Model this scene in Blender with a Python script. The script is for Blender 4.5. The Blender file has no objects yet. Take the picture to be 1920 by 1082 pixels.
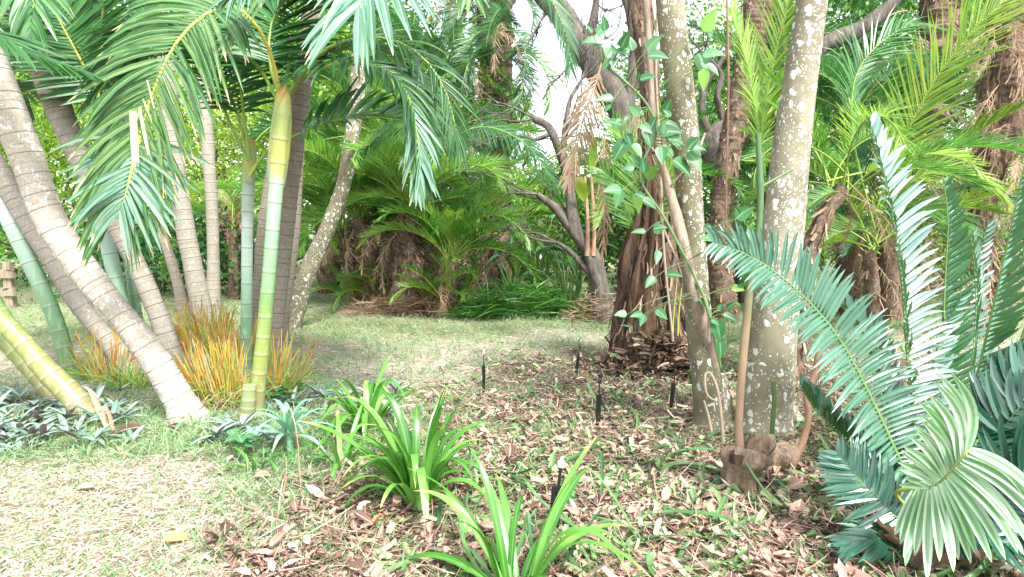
import bpy, math, random
import numpy as np
from mathutils import Vector, Matrix
R = math.radians
rs = np.random.RandomState(7); random.seed(7)
scene = bpy.context.scene
C = scene.collection
# ------------------------------------------------------------------ camera
F = 1150.0; CAMH = 1.3; PITCH = R(5.5)
cd = bpy.data.cameras.new('camera'); cam = bpy.data.objects.new('camera', cd); C.objects.link(cam)
cam.location = (0, 0, CAMH); cam.rotation_euler = (R(90) - PITCH, 0, 0)
cd.sensor_width = 36; cd.lens = 36 * F / 1920; cd.clip_start = .05; cd.clip_end = 600
scene.camera = cam
# ------------------------------------------------------------------ world, sun, exposure
SUN_EL, SUN_AZ = R(52), R(150)          # azimuth clockwise from +Y: behind the camera, to the right
w = bpy.data.worlds.new('World'); scene.world = w; w.use_nodes = True
nt = w.node_tree; nt.nodes.clear()
sky = nt.nodes.new('ShaderNodeTexSky'); sky.sky_type = 'NISHITA'; sky.sun_disc = False
sky.sun_elevation = SUN_EL; sky.sun_rotation = SUN_AZ; sky.air_density = 1.0; sky.dust_density = 2.0; sky.ozone_density = 0.6
hs = nt.nodes.new('ShaderNodeHueSaturation'); hs.inputs['Saturation'].default_value = .35
bg = nt.nodes.new('ShaderNodeBackground'); bg.inputs[1].default_value = .13
wo = nt.nodes.new('ShaderNodeOutputWorld')
nt.links.new(sky.outputs[0], hs.inputs['Color']); nt.links.new(hs.outputs[0], bg.inputs[0]); nt.links.new(bg.outputs[0], wo.inputs[0])
sl = bpy.data.lights.new('sun', 'SUN'); sl.energy = 2.0; sl.angle = R(10); sl.color = (1, .975, .94)
so = bpy.data.objects.new('sun', sl); C.objects.link(so)
sd = Vector((math.sin(SUN_AZ) * math.cos(SUN_EL), math.cos(SUN_AZ) * math.cos(SUN_EL), math.sin(SUN_EL)))
so.rotation_euler = sd.to_track_quat('Z', 'Y').to_euler(); so.location = sd * 20
scene.view_settings.view_transform = 'Standard'; scene.view_settings.look = 'None'
scene.view_settings.exposure = 2.28; scene.view_settings.gamma = 1
scene.cycles.max_bounces = 8; scene.cycles.diffuse_bounces = 3; scene.cycles.transmission_bounces = 4
scene.cycles.use_denoising = True

# ------------------------------------------------------------------ maths helpers
cp, sp = math.cos(PITCH), math.sin(PITCH)
def ray(px, py):
    a = (px - 960) / F; b = (541 - py) / F
    return np.array([a, b * sp + cp, b * cp - sp])
def W(px, py, Y):
    d = ray(px, py); return d * (Y / d[1]) + np.array([0, 0, CAMH])
def gh(x, y):                                  # ground height, gentle bumps
    return .03 * np.sin(x * 1.3 + .5) * np.cos(y * .9) + .015 * np.sin(x * 3.1 + y * 2.3) + .008 * np.sin(x * 7 - y * 5)
def G(px, py):
    d = ray(px, py); s = -CAMH / d[2]; p = d * s + np.array([0, 0, CAMH]); p[2] = float(gh(p[0], p[1])); return p
def proj(x, y, z):
    dz = z - CAMH; f = y * cp - dz * sp; u = y * sp + dz * cp
    return 960 + F * x / f, 541 - F * u / f
def nz(v):
    v = np.asarray(v, float); return v / np.maximum(np.linalg.norm(v, axis=-1, keepdims=True), 1e-9)
def spline(P, n):
    P = np.asarray(P, float)
    if len(P) == 2: P = np.array([P[0], (P[0] + P[1]) / 2, P[1]])
    Q = np.vstack([2 * P[0] - P[1], P, 2 * P[-1] - P[-2]])
    seg = np.linalg.norm(np.diff(P[:, :3], axis=0), axis=1); cum = np.r_[0, np.cumsum(seg)]
    s = np.linspace(0, cum[-1], n); out = []
    for v in s:
        i = min(np.searchsorted(cum, v, side='right') - 1, len(seg) - 1); i = max(i, 0)
        t = (v - cum[i]) / max(seg[i], 1e-9)
        a, b, c, d = Q[i], Q[i + 1], Q[i + 2], Q[i + 3]
        out.append(.5 * ((2 * b) + (-a + c) * t + (2 * a - 5 * b + 4 * c - d) * t * t + (-a + 3 * b - 3 * c + d) * t ** 3))
    return np.array(out)
def frames(P, up0=(0, 0, 1)):
    T = nz(np.gradient(P, axis=0)); N = np.zeros_like(P); n = np.asarray(up0, float)
    for i in range(len(P)):
        n = n - T[i] * np.dot(n, T[i])
        if np.linalg.norm(n) < 1e-4: n = np.cross(T[i], (1, 0, .1))
        n = n / np.linalg.norm(n); N[i] = n
    return T, N, np.cross(T, N)

class MB:                                       # collects geometry; ld = (u or ring distance, t or metres, random)
    def __init__(s): s.v = []; s.q = []; s.m = []; s.a = []; s.n = 0
    def add(s, v, q, ld, m=0):
        v = np.asarray(v, float).reshape(-1, 3); q = np.asarray(q, np.int64).reshape(-1, 4)
        s.v.append(v); s.q.append(q + s.n); s.a.append(np.asarray(ld, float).reshape(-1, 3)); s.m.append(np.full(len(q), m)); s.n += len(v)
        return s
    def mesh(s, name, mats, off=(0, 0, 0), smooth=False):
        v = np.vstack(s.v) - np.asarray(off); q = np.vstack(s.q); a = np.vstack(s.a)
        me = bpy.data.meshes.new(name)
        me.vertices.add(len(v)); me.vertices.foreach_set('co', v.ravel())
        me.loops.add(len(q) * 4); me.loops.foreach_set('vertex_index', q.ravel().astype(np.int32))
        me.polygons.add(len(q)); me.polygons.foreach_set('loop_start', (np.arange(len(q)) * 4).astype(np.int32))
        me.polygons.foreach_set('material_index', np.concatenate(s.m).astype(np.int32))
        me.polygons.foreach_set('use_smooth', np.full(len(q), smooth))
        at = me.attributes.new('ld', 'FLOAT_VECTOR', 'POINT'); at.data.foreach_set('vector', a.ravel())
        for m in (mats if isinstance(mats, (list, tuple)) else [mats]): me.materials.append(m)
        me.update(calc_edges=True); me.validate()
        return me
def link(name, data, parent=None, loc=(0, 0, 0)):
    o = bpy.data.objects.new(name, data); C.objects.link(o); o.location = loc
    if parent is not None: o.parent = parent
    return o
def part(name, mb, mats, parent, smooth=False):
    return link(name, mb.mesh(name, mats, parent.get('_o', (0, 0, 0)) if parent else (0, 0, 0), smooth), parent)
def thing(name, label, cat, loc, group=None):
    o = link(name, None, None, loc); o['label'] = label; o['category'] = cat
    o.empty_display_size = .1; o['_o'] = [float(q) for q in loc]
    if group: o['group'] = group
    return o
def sub(name, mb, mats, parent, smooth=False):     # child of a mesh part whose own origin coincides with its thing's
    o = parent.parent
    return link(name, mb.mesh(name, mats, o.get('_o', (0, 0, 0)) if o else (0, 0, 0), smooth), parent)
def single(name, mb, mats, label, cat, group=None, smooth=False, kind=None, base=None):
    b = base if base is not None else (0, 0, 0)
    o = link(name, mb.mesh(name, mats, b, smooth), None, b)
    if kind: o['kind'] = kind
    o['label'] = label; o['category'] = cat
    if group: o['group'] = group
    return o

# ------------------------------------------------------------------ shape helpers
def tube(mb, P, Rad, ds=.05, seg=12, ring=0, ringh=.05, lump=0, m=0, seed=0, cap=True, lumpf=(3, 6)):
    P = np.asarray(P, float); L = np.linalg.norm(np.diff(P, axis=0), axis=1).sum()
    n = max(3, int(L / ds) + 1)
    X = spline(np.c_[P, np.asarray(Rad, float)], n); c = X[:, :3]; r = np.maximum(X[:, 3], .0004)
    T, N, B = frames(c, (0.3, -1, 0.05))
    s = np.r_[0, np.cumsum(np.linalg.norm(np.diff(c, axis=0), axis=1))]
    rd = np.full(n, 1.); g = np.random.RandomState(seed + 11)
    if ring:
        k = [g.uniform(0, ring)]
        while k[-1] < s[-1]: k.append(k[-1] + ring * g.uniform(.75, 1.25))
        k = np.array(k); rd = (s[:, None] - k[None])[range(n), np.abs(s[:, None] - k[None]).argmin(1)]
        r = r * (1 + ringh * np.exp(-(rd / .012) ** 2))
    th = np.linspace(0, 2 * math.pi, seg, endpoint=False)
    rr = np.repeat(r[:, None], seg, 1)
    if lump:
        for _ in range(5):
            k1 = g.randint(1, lumpf[0] + 1); f = g.uniform(.5, lumpf[1]); ph, p2 = g.uniform(0, 6.28, 2)
            rr = rr * (1 + lump * .5 * np.sin(k1 * th[None] + ph + np.sin(s[:, None] * 2 + p2)) * np.cos(f * s[:, None] * 2 + p2))
    V = c[:, None] + rr[..., None] * (np.cos(th)[None, :, None] * N[:, None] + np.sin(th)[None, :, None] * B[:, None])
    i = np.arange(n - 1)[:, None] * seg; j = np.arange(seg)[None]; j2 = (j + 1) % seg
    q = np.stack([i + j, i + j2, i + seg + j2, i + seg + j], -1)
    ld = np.zeros((n, seg, 3)); ld[..., 0] = rd[:, None]; ld[..., 1] = s[:, None]; ld[..., 2] = (s / max(s[-1], 1e-6))[:, None]
    mb.add(V, q, ld, m)
    if cap:                                         # closed ends
        for e, idx in ((0, 0), (n - 1, 1)):
            ring_v = V[e]; cc = c[e]; vv = np.vstack([ring_v, [cc]]); jj = np.arange(0, seg, 2)
            mb.add(vv, np.stack([np.full(len(jj), seg), jj, (jj + 1) % seg, (jj + 2) % seg], -1), np.tile(ld[e, 0], (seg + 1, 1)), m)
    return c
PROF = {'heart': [(0, .2), (.06, .75), (.2, 1), (.45, .9), (.7, .55), (.88, .22), (1, .03)], 'strap': [(0, .55), (.08, .8), (.3, 1), (.7, .9), (.9, .5), (1, .04)],
        'lance': [(0, .3), (.12, .75), (.35, 1), (.65, .85), (.85, .5), (1, .03)],
        'needle': [(0, .5), (.15, 1), (.6, .8), (1, .05)],
        'stalk': [(0, 1), (.9, .9), (1, .6)],
        'oval': [(0, .08), (.15, .62), (.4, 1), (.65, .9), (.85, .5), (1, .03)],
        'cut': [(0, .9), (.5, 1), (1, .85)]}
def blades(mb, base, d0, nrm, L, w, bend=None, segs=4, fold=0., prof='lance', pw=1.3, rnd=None, m=0, teeth=0, wave=0):
    base = np.atleast_2d(base).astype(float); n = len(base)
    d0 = nz(np.broadcast_to(d0, (n, 3))); nrm = np.broadcast_to(nrm, (n, 3)).astype(float)
    L = np.broadcast_to(L, (n,)).astype(float); w = np.broadcast_to(w, (n,)).astype(float)
    bend = np.zeros((n, 3)) if bend is None else np.broadcast_to(bend, (n, 3))
    rnd = rs.rand(n) if rnd is None else np.broadcast_to(rnd, (n,))
    side0 = nz(np.cross(d0, nrm)); K = segs + 1
    px, pv = zip(*PROF[prof]); c = 3 if fold else 2
    V = np.zeros((n, K, c, 3)); ld = np.zeros((n, K, c, 3)); p = base.copy(); pd = d0
    for k in range(K):
        s = k / segs; d = nz(d0 + bend * (s ** pw))
        if k: p = p + nz(d + pd) * (L / segs)[:, None]
        pd = d; sd = nz(side0 - d * (side0 * d).sum(1, keepdims=True)); nn = np.cross(sd, d)
        wd = w * np.interp(s, px, pv) * .5
        if teeth and 0 < k < segs: wd = wd * (1.12 if k % 2 else .82)
        if wave: sd = nz(sd + nn * wave * math.sin(k * 1.7))
        a = p - sd * wd[:, None]; b = p + sd * wd[:, None]
        if c == 3:
            up = nn * (wd * fold)[:, None]
            V[:, k, 0] = a + up; V[:, k, 1] = p; V[:, k, 2] = b + up
            ld[:, k, 0, 0] = 0; ld[:, k, 1, 0] = .5; ld[:, k, 2, 0] = 1
        else:
            V[:, k, 0] = a; V[:, k, 1] = b; ld[:, k, 1, 0] = 1
        ld[:, k, :, 1] = s; ld[:, k, :, 2] = rnd[:, None]
    o = (np.arange(n) * K * c)[:, None, None]; kk = (np.arange(segs) * c)[None, :, None]; cc = np.arange(c - 1)[None, None]
    b0 = o + kk + cc
    mb.add(V, np.stack([b0, b0 + 1, b0 + c + 1, b0 + c], -1), ld, m)
def rand_unit(n, g=None):
    g = g or rs; return nz(g.randn(n, 3))

# frond: leaflets in one mesh, rachis in another
def frond_mesh(P, N=(0, 0, 1), n=40, L=.5, w=.03, ang=(70, 30), vee=10, droop=.5, start=.2, r0=.012, segs=5, fold=.35,
               prof=((0, .55), (.2, 1), (.65, .95), (1, .45)), jit=.08, shape='lance', bendv=None, seed=0, bare=0., scurve=0., rr_end=.003):
    g = np.random.RandomState(seed + 5); c = spline(P, 60); T, Nn, B = frames(c, N)
    N = np.broadcast_to(np.asarray(N, float), c.shape); Nn = nz(N - T * (N * T).sum(1, keepdims=True)); B = np.cross(T, Nn)
    t = np.linspace(start, .995, n); f = t * 59; i = np.clip(f.astype(int), 0, 58); fr = (f - i)[:, None]
    ip = lambda A: A[i] * (1 - fr) + A[i + 1] * fr
    u = (t - start) / (1 - start); LL = np.interp(u, *zip(*prof)) * L
    an = np.radians(np.interp(u, [0, 1], ang)); mbL = MB()
    for sg in (-1, 1):
        a = an + g.randn(n) * jit; ve = np.radians(vee + g.randn(n) * 60 * jit)
        S, NN, TT = ip(B) * sg, nz(ip(Nn)), nz(ip(T))
        d = (S * np.cos(ve)[:, None] + NN * np.sin(ve)[:, None]) * np.sin(a)[:, None] + TT * np.cos(a)[:, None]
        nr = NN * np.cos(ve)[:, None] - S * np.sin(ve)[:, None] + TT * .35 + g.randn(n, 3) * jit
        keep = g.rand(n) > bare
        bv = np.array([0, 0, -1.]) * (droop * (1 + g.randn(n) * .25))[:, None] + g.randn(n, 3) * jit + TT * scurve
        if bendv is not None: bv = bv + np.asarray(bendv)
        bp = ip(c) + NN * r0 * .4
        blades(mbL, bp[keep], d[keep], nr[keep], (LL * (1 + g.randn(n) * .06))[keep], w * (1 + g.randn(n) * .1)[keep], bv[keep], segs, fold, shape, rnd=g.rand(n)[keep])
    mbR = MB(); q = spline(P, 14)
    tube(mbR, q, np.linspace(r0, rr_end, 14), ds=.12 if len(P) else .1, seg=6, cap=False)
    return mbL, mbR
def frond(parent, P, ml, mr, label=None, name='frond', **k):
    a, b = frond_mesh(P, **k)
    o = part(name, a, ml, parent); sub('rachis', b, mr, o, True)
    if label: o['label'] = label
    return o

# ------------------------------------------------------------------ materials
class NT:
    def __init__(s, name):
        s.mat = bpy.data.materials.new(name); s.mat.use_nodes = True; s.t = s.mat.node_tree; s.t.nodes.clear()
    def n(s, ty, **k):
        o = s.t.nodes.new('ShaderNode' + ty)
        for a, b in k.items(): setattr(o, a, b)
        return o
    def l(s, a, b): s.t.links.new(a, b)
    def put(s, sock, v):
        if hasattr(v, 'links') or isinstance(v, bpy.types.NodeSocket): s.l(v, sock)
        else: sock.default_value = v
    def math(s, op, a, b=0., c=None, clamp=False):
        o = s.n('Math', operation=op, use_clamp=clamp); s.put(o.inputs[0], a); s.put(o.inputs[1], b)
        if c is not None: s.put(o.inputs[2], c)
        return o.outputs[0]
    def mix(s, f, a, b, bt='MIX'):
        o = s.n('Mix', data_type='RGBA', blend_type=bt)
        s.put(o.inputs[0], f); s.put(o.inputs[6], c4(a)); s.put(o.inputs[7], c4(b)); return o.outputs[2]
    def ramp(s, f, stops, interp='LINEAR'):
        o = s.n('ValToRGB'); o.color_ramp.interpolation = interp; e = o.color_ramp.elements
        while len(e) < len(stops): e.new(.5)
        for q, (p, c) in zip(e, stops): q.position = p; q.color = c4(c)
        s.put(o.inputs[0], f); return o.outputs[0]
    def noise(s, scale, vec=None, detail=3, rough=.55, dist=0):
        o = s.n('TexNoise'); o.inputs['Scale'].default_value = scale; o.inputs['Detail'].default_value = detail
        o.inputs['Roughness'].default_value = rough; o.inputs['Distortion'].default_value = dist
        if vec is not None: s.l(vec, o.inputs['Vector'])
        return o.outputs[0]
    def coord(s, sc=(1, 1, 1)):
        o = s.n('TexCoord'); m = s.n('Mapping'); m.inputs['Scale'].default_value = sc; s.l(o.outputs['Object'], m.inputs['Vector']); return m.outputs[0]
    def ld(s):
        a = s.n('Attribute', attribute_name='ld'); x = s.n('SeparateXYZ'); s.l(a.outputs['Vector'], x.inputs[0]); return x.outputs
    def bump(s, h, st=.5, d=.01):
        o = s.n('Bump'); o.inputs['Strength'].default_value = st; o.inputs['Distance'].default_value = d; s.l(h, o.inputs['Height']); return o.outputs[0]
    def out(s, col, rough=.6, bump=None, spec=.5, transl=0, tcol=None, coat=0):
        p = s.n('BsdfPrincipled'); s.put(p.inputs['Base Color'], c4(col)); s.put(p.inputs['Roughness'], rough); p.inputs['Specular IOR Level'].default_value = spec
        if coat: p.inputs['Coat Weight'].default_value = coat; p.inputs['Coat Roughness'].default_value = .2
        if bump is not None: s.l(bump, p.inputs['Normal'])
        o = s.n('OutputMaterial'); sh = p.outputs[0]
        if transl:
            t = s.n('BsdfTranslucent'); s.put(t.inputs[0], c4(tcol if tcol is not None else col)); mx = s.n('MixShader'); mx.inputs[0].default_value = transl
            s.l(sh, mx.inputs[1]); s.l(t.outputs[0], mx.inputs[2]); sh = mx.outputs[0]
        s.l(sh, o.inputs[0]); return s.mat
def c4(c): return (*c, 1) if isinstance(c, (tuple, list)) and len(c) == 3 else c

def leaf_mat(name, stops, tip=None, tipw=.1, rough=.4, transl=.3, tboost=1.6, rib=None, ribw=.07, spec=.5, objvar=.35, under=None, edge=None):
    t = NT(name); u, v, r = t.ld(); oi = t.n('ObjectInfo')
    f = t.math('ADD', t.math('MULTIPLY', r, 1 - objvar), t.math('MULTIPLY', oi.outputs['Random'], objvar))
    nn = t.noise(9, t.coord(), 2); f = t.math('ADD', f, t.math('MULTIPLY', t.math('SUBTRACT', nn, .5), .5), clamp=True)
    col = t.ramp(f, stops)
    if rib:
        k = t.math('LESS_THAN', t.math('ABSOLUTE', t.math('SUBTRACT', u, .5)), ribw); col = t.mix(t.math('MULTIPLY', k, .6), col, rib)
    if under is not None:
        gm = t.n('NewGeometry'); col = t.mix(t.math('MULTIPLY', gm.outputs['Backfacing'], .8), col, under)
    if tip:
        th = t.math('SUBTRACT', 1 + tipw * .6, t.math('MULTIPLY', r, tipw * 2.2))
        k = t.math('MULTIPLY', t.math('SUBTRACT', v, th), 14, clamp=True); k = t.math('MULTIPLY', k, t.math('GREATER_THAN', t.math('ADD', v, 0), .5))
        col = t.mix(k, col, tip)
    tc = t.mix(1, col, (tboost, tboost, tboost * .7), 'MULTIPLY')
    return t.out(col, rough, None, spec, transl, tc)

def ring_bark(name, base, dark, pale, ringc, lich=.5, rs_=.0035, obj=1.0, stain=None):
    t = NT(name); d, s, tt = t.ld(); co = t.coord(); 
    n1 = t.noise(7, co, 5, .65); n2 = t.noise(38, t.coord((1, 1, .5)), 4, .6); n3 = t.noise(16, co, 4, .7, .8)
    col = t.mix(n1, dark, base); col = t.mix(t.math('MULTIPLY', n2, .4), col, base)
    k = t.ramp(n3, [(0, (0, 0, 0)), (1 - lich * .88 - .02, (0, 0, 0)), (min(.99, 1 - lich * .88 + .05), (1, 1, 1))])
    col = t.mix(t.math('MULTIPLY', k, .75), col, pale)
    fine = t.noise(95, t.coord((1, 1, .6)), 3, .7); col = t.mix(t.math('MULTIPLY', t.math('SUBTRACT', fine, .42), 4, clamp=True), col, dark)
    rg = t.math('SUBTRACT', 1, t.math('MULTIPLY', t.math('ABSOLUTE', t.math('ADD', d, t.math('MULTIPLY', t.math('SUBTRACT', n1, .5), .02))), 1 / rs_ / 2.2), clamp=True)
    col = t.mix(t.math('MULTIPLY', t.math('MULTIPLY', rg, .6), t.math('MULTIPLY', n2, 1.5, clamp=True)), col, ringc)
    blot = t.noise(3.2, t.coord(), 5, .7, .6); col = t.mix(t.math('MULTIPLY', t.math('SUBTRACT', blot, .5), 3, clamp=True), col, tuple(q * .62 for q in base))
    h = t.math('ADD', t.math('MULTIPLY', n2, .5), t.math('SUBTRACT', t.math('MULTIPLY', n3, .4), rg))
    return t.out(col, .85, t.bump(h, .6, .012), .25)
def cane_mat(name, stops, ringc=(.15, .12, .07), lw=.003, blot=(.2, .2, .05)):
    t = NT(name); d, s, tt = t.ld(); co = t.coord(); n1 = t.noise(6, co, 3); n2 = t.noise(22, t.coord((1, 1, .35)), 4)
    col = t.ramp(t.math('ADD', tt, t.math('MULTIPLY', t.math('SUBTRACT', n1, .5), .18), clamp=True), stops)
    k = t.math('MULTIPLY', t.math('SUBTRACT', n2, .52), 5, clamp=True); col = t.mix(t.math('MULTIPLY', k, .6), col, blot)
    n3 = t.noise(2.5, t.coord(), 5, .75, 1.); col = t.mix(t.math('MULTIPLY', t.math('SUBTRACT', n3, .55), 5, clamp=True), col, tuple(q * .75 for q in blot))
    # bloom is rubbed off just under each ring
    bl = t.math('MULTIPLY', t.math('SUBTRACT', 1, t.math('MULTIPLY', t.math('ABSOLUTE', t.math('SUBTRACT', d, .018)), 70), clamp=True), .14)
    col = t.mix(bl, col, (.62, .7, .58))
    rg = t.math('SUBTRACT', 1, t.math('MULTIPLY', t.math('ABSOLUTE', d), 1 / lw / 2), clamp=True); col = t.mix(rg, col, ringc)
    return t.out(col, .42, t.bump(t.math('SUBTRACT', n2, rg), .15, .004), .4)
def lichen_mat(name, base, dark, lich, cover):
    t = NT(name); co = t.coord((1, 1, .8)); n1 = t.noise(3.5, co, 4, .6); n2 = t.noise(26, t.coord((1, 1, .12)), 4)
    col = t.mix(t.math('MULTIPLY', t.math('SUBTRACT', n1, .36), 3.2, clamp=True), dark, base); col = t.mix(t.math('MULTIPLY', n2, .5), col, dark); col = t.mix(t.math('MULTIPLY', t.math('SUBTRACT', t.noise(9, co, 5, .7), .5), 3, clamp=True), col, tuple(q * .6 for q in dark))
    vo = t.n('TexVoronoi'); vo.inputs['Scale'].default_value = 26; mo = t.n('Mapping'); nn = t.n('TexNoise'); nn.inputs['Scale'].default_value = 22
    t.l(co, nn.inputs['Vector']); ad = t.n('MixRGB', blend_type='ADD') if False else t.n('VectorMath', operation='MULTIPLY_ADD')
    t.l(nn.outputs['Color'], ad.inputs[0]); ad.inputs[1].default_value = (.05, .05, .05); t.l(co, ad.inputs[2]); t.l(ad.outputs[0], vo.inputs['Vector'])
    sp_ = t.n('SeparateColor'); t.l(vo.outputs['Color'], sp_.inputs[0])
    big = t.noise(2.3, t.coord(), 3, .6); sepn = t.n('SeparateXYZ'); 
    gmn = t.n('NewGeometry'); nx_ = t.n('SeparateXYZ'); t.l(gmn.outputs['Normal'], nx_.inputs[0])
    thr = t.math('MULTIPLY', t.math('ADD', t.math('ADD', t.math('MULTIPLY', t.math('SUBTRACT', big, .5), 2.4), cover - .02), t.math('MULTIPLY', nx_.outputs[0], .28)), .85)
    sz = t.math('MULTIPLY', t.math('LESS_THAN', sp_.outputs[0], thr), t.math('ADD', .22, t.math('MULTIPLY', sp_.outputs[1], .4)))
    k = t.math('MULTIPLY', t.math('SUBTRACT', sz, vo.outputs['Distance']), 14, clamp=True)
    vo2 = t.n('TexVoronoi'); vo2.inputs['Scale'].default_value = 75; t.l(ad.outputs[0], vo2.inputs['Vector'])
    s2 = t.n('SeparateColor'); t.l(vo2.outputs['Color'], s2.inputs[0])
    k2 = t.math('MULTIPLY', t.math('SUBTRACT', t.math('MULTIPLY', t.math('LESS_THAN', s2.outputs[0], thr), .36), vo2.outputs['Distance']), 14, clamp=True)
    kk = t.math('MAXIMUM', k, k2); ll = t.mix(t.noise(60, co, 3), tuple(c * .75 for c in lich), lich); col = t.mix(t.math('MULTIPLY', kk, .9), col, ll)
    h = t.math('ADD', t.math('MULTIPLY', n2, .7), t.math('MULTIPLY', kk, .5))
    return t.out(col, .8, t.bump(h, .5, .008), .25)
def bark_mat(name, a, b, c=None, sc=(1, 1, .15), f=14, st=1., dist=.03):
    t = NT(name); n1 = t.noise(f, t.coord(sc), 6, .68, .6); n2 = t.noise(3, t.coord(), 3); n3 = t.noise(60, t.coord(), 3)
    col = t.ramp(n1, [(.3, a), (.52, b), (.75, c or tuple(min(1, q * 1.6) for q in b))]); col = t.mix(t.math('MULTIPLY', n2, .5), col, a)
    return t.out(col, .9, t.bump(t.math('ADD', n1, t.math('MULTIPLY', n3, .15)), st, dist), .15)
def plain(name, c, rough=.5, var=.25, f=20, spec=.4, metal=0):
    t = NT(name); n1 = t.noise(f, t.coord(), 4); col = t.mix(n1, tuple(q * (1 - var) for q in c), tuple(min(1, q * (1 + var)) for q in c))
    return t.out(col, rough, t.bump(n1, .2, .003), spec)

M = {}
M['cane_leaf'] = leaf_mat('cane_palm_leaf', [(0, (.012, .06, .014)), (.5, (.03, .12, .025)), (1, (.07, .2, .05))], tip=(.5, .38, .2), tipw=.05, rough=.38, transl=.28, under=(.05, .13, .05))
M['cane_blue'] = leaf_mat('glaucous_palm_leaf', [(0, (.05, .15, .085)), (.5, (.1, .23, .15)), (1, (.2, .33, .22))], tip=(.55, .45, .25), tipw=.08, rough=.3, transl=.22, rib=(.4, .5, .35), spec=.7)
M['cane_mid'] = leaf_mat('fresh_palm_leaf', [(0, (.02, .085, .02)), (.5, (.05, .15, .045)), (1, (.15, .25, .08))], tip=(.62, .5, .3), tipw=.12, rough=.34, transl=.3, rib=(.3, .42, .15), spec=.6)
M['date_leaf'] = leaf_mat('date_palm_leaf', [(0, (.02, .085, .012)), (.4, (.07, .21, .03)), (1, (.3, .44, .09))], rough=.38, transl=.42, objvar=.6)
M['date_dark'] = leaf_mat('dark_palm_leaf', [(0, (.015, .06, .02)), (.5, (.035, .13, .035)), (1, (.1, .24, .07))], rough=.38, transl=.35, objvar=.5)
M['date_lime'] = leaf_mat('lime_palm_leaf', [(0, (.05, .14, .015)), (.5, (.13, .25, .025)), (1, (.28, .38, .05))], rough=.45, transl=.4, objvar=.4)
M['dead_leaf'] = leaf_mat('dead_palm_leaf', [(0, (.16, .1, .06)), (.5, (.3, .21, .14)), (1, (.45, .35, .26))], rough=.8, transl=.15, spec=.15, objvar=.4)
M['cycad'] = leaf_mat('glaucous_cycad_leaf', [(0, (.016, .075, .034)), (.5, (.035, .125, .07)), (.9, (.09, .2, .14)), (1, (.25, .3, .1))], rough=.33, transl=.14, rib=(.12, .24, .14), spec=.7, under=(.05, .16, .05), objvar=.5)
M['cycad_dark'] = leaf_mat('dark_cycad_leaf', [(0, (.008, .045, .025)), (.5, (.018, .08, .045)), (1, (.04, .13, .08))], rough=.26, transl=.1, spec=.8, under=(.03, .11, .03), objvar=.3)
M['cycad_pale'] = leaf_mat('young_cycad_leaf', tip=(.5, .42, .15), tipw=.05, stops=[(0, (.12, .32, .11)), (.5, (.3, .5, .3)), (1, (.58, .7, .57))], rough=.28, transl=.2, ribw=.2, rib=(.05, .2, .05), spec=.9, objvar=.2, under=(.2, .42, .12))
M['cycad_silver'] = leaf_mat('silver_sheen_cycad_leaf', [(0, (.05, .13, .1)), (.5, (.13, .23, .19)), (1, (.34, .43, .41))], rough=.42, transl=.12, rib=(.1, .2, .15), spec=.6, under=(.04, .13, .04), objvar=.1)  # glaucous silver, with the sheen of the sky painted into the colour
M['lily'] = leaf_mat('strap_leaf', [(0, (.025, .115, .012)), (.45, (.065, .22, .03)), (.85, (.12, .3, .05)), (1, (.22, .34, .09))], tip=(.5, .38, .15), tipw=.1, rough=.28, transl=.3, rib=(.16, .38, .06), spec=.7, objvar=.1)
M['vine'] = leaf_mat('climber_leaf', [(0, (.02, .085, .025)), (.5, (.045, .16, .055)), (1, (.12, .27, .12))], rough=.42, transl=.35, rib=(.2, .4, .2), objvar=.1)
M['vine_young'] = leaf_mat('young_climber_leaf', [(0, (.1, .26, .03)), (1, (.2, .36, .06))], rough=.42, transl=.4, objvar=.1)
M['bush'] = leaf_mat('shrub_leaf', [(0, (.03, .12, .012)), (.5, (.1, .25, .03)), (1, (.28, .42, .07))], rough=.45, transl=.4, objvar=.3)
M['bush_lime'] = leaf_mat('sunlit_tone_shrub_leaf', [(0, (.1, .2, .02)), (.5, (.26, .38, .05)), (1, (.5, .58, .14))], rough=.5, transl=.45, objvar=.3)  # yellow-green leaf with backlit brightness put into its colours
M['bush_dark'] = leaf_mat('dark_shrub_leaf', [(0, (.012, .05, .012)), (.6, (.04, .13, .03)), (1, (.12, .25, .06))], rough=.35, transl=.3, objvar=.3)
M['bird'] = leaf_mat('bird_of_paradise_leaf', [(0, (.03, .12, .06)), (1, (.1, .26, .14))], rough=.22, transl=.25, rib=(.2, .35, .15), spec=.9)
M['grass'] = leaf_mat('grass_blade', [(0, (.2, .155, .12)), (.2, (.44, .37, .31)), (.38, (.68, .61, .54)), (.48, (.4, .36, .25)), (.53, (.24, .3, .15)), (.75, (.13, .24, .1)), (1, (.27, .39, .22))], rough=.6, transl=.3, objvar=0)
M['litter'] = leaf_mat('fallen_leaf', [(0, (.05, .026, .02)), (.3, (.15, .083, .062)), (.65, (.28, .175, .135)), (.9, (.4, .28, .22)), (1, (.48, .4, .31))], rough=.65, transl=.08, rib=(.5, .38, .28), objvar=0, spec=.3)
M['bracken'] = leaf_mat('dark_dead_fibre', [(0, (.03, .02, .014)), (.5, (.11, .07, .048)), (.85, (.22, .15, .11)), (1, (.36, .27, .2))], rough=.8, transl=.05, objvar=0, spec=.2)
M['clip'] = leaf_mat('cut_leaf_strip', [(0, (.03, .1, .03)), (.4, (.1, .2, .06)), (.7, (.26, .33, .15)), (1, (.48, .48, .3))], rough=.5, transl=.15, objvar=0)
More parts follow.
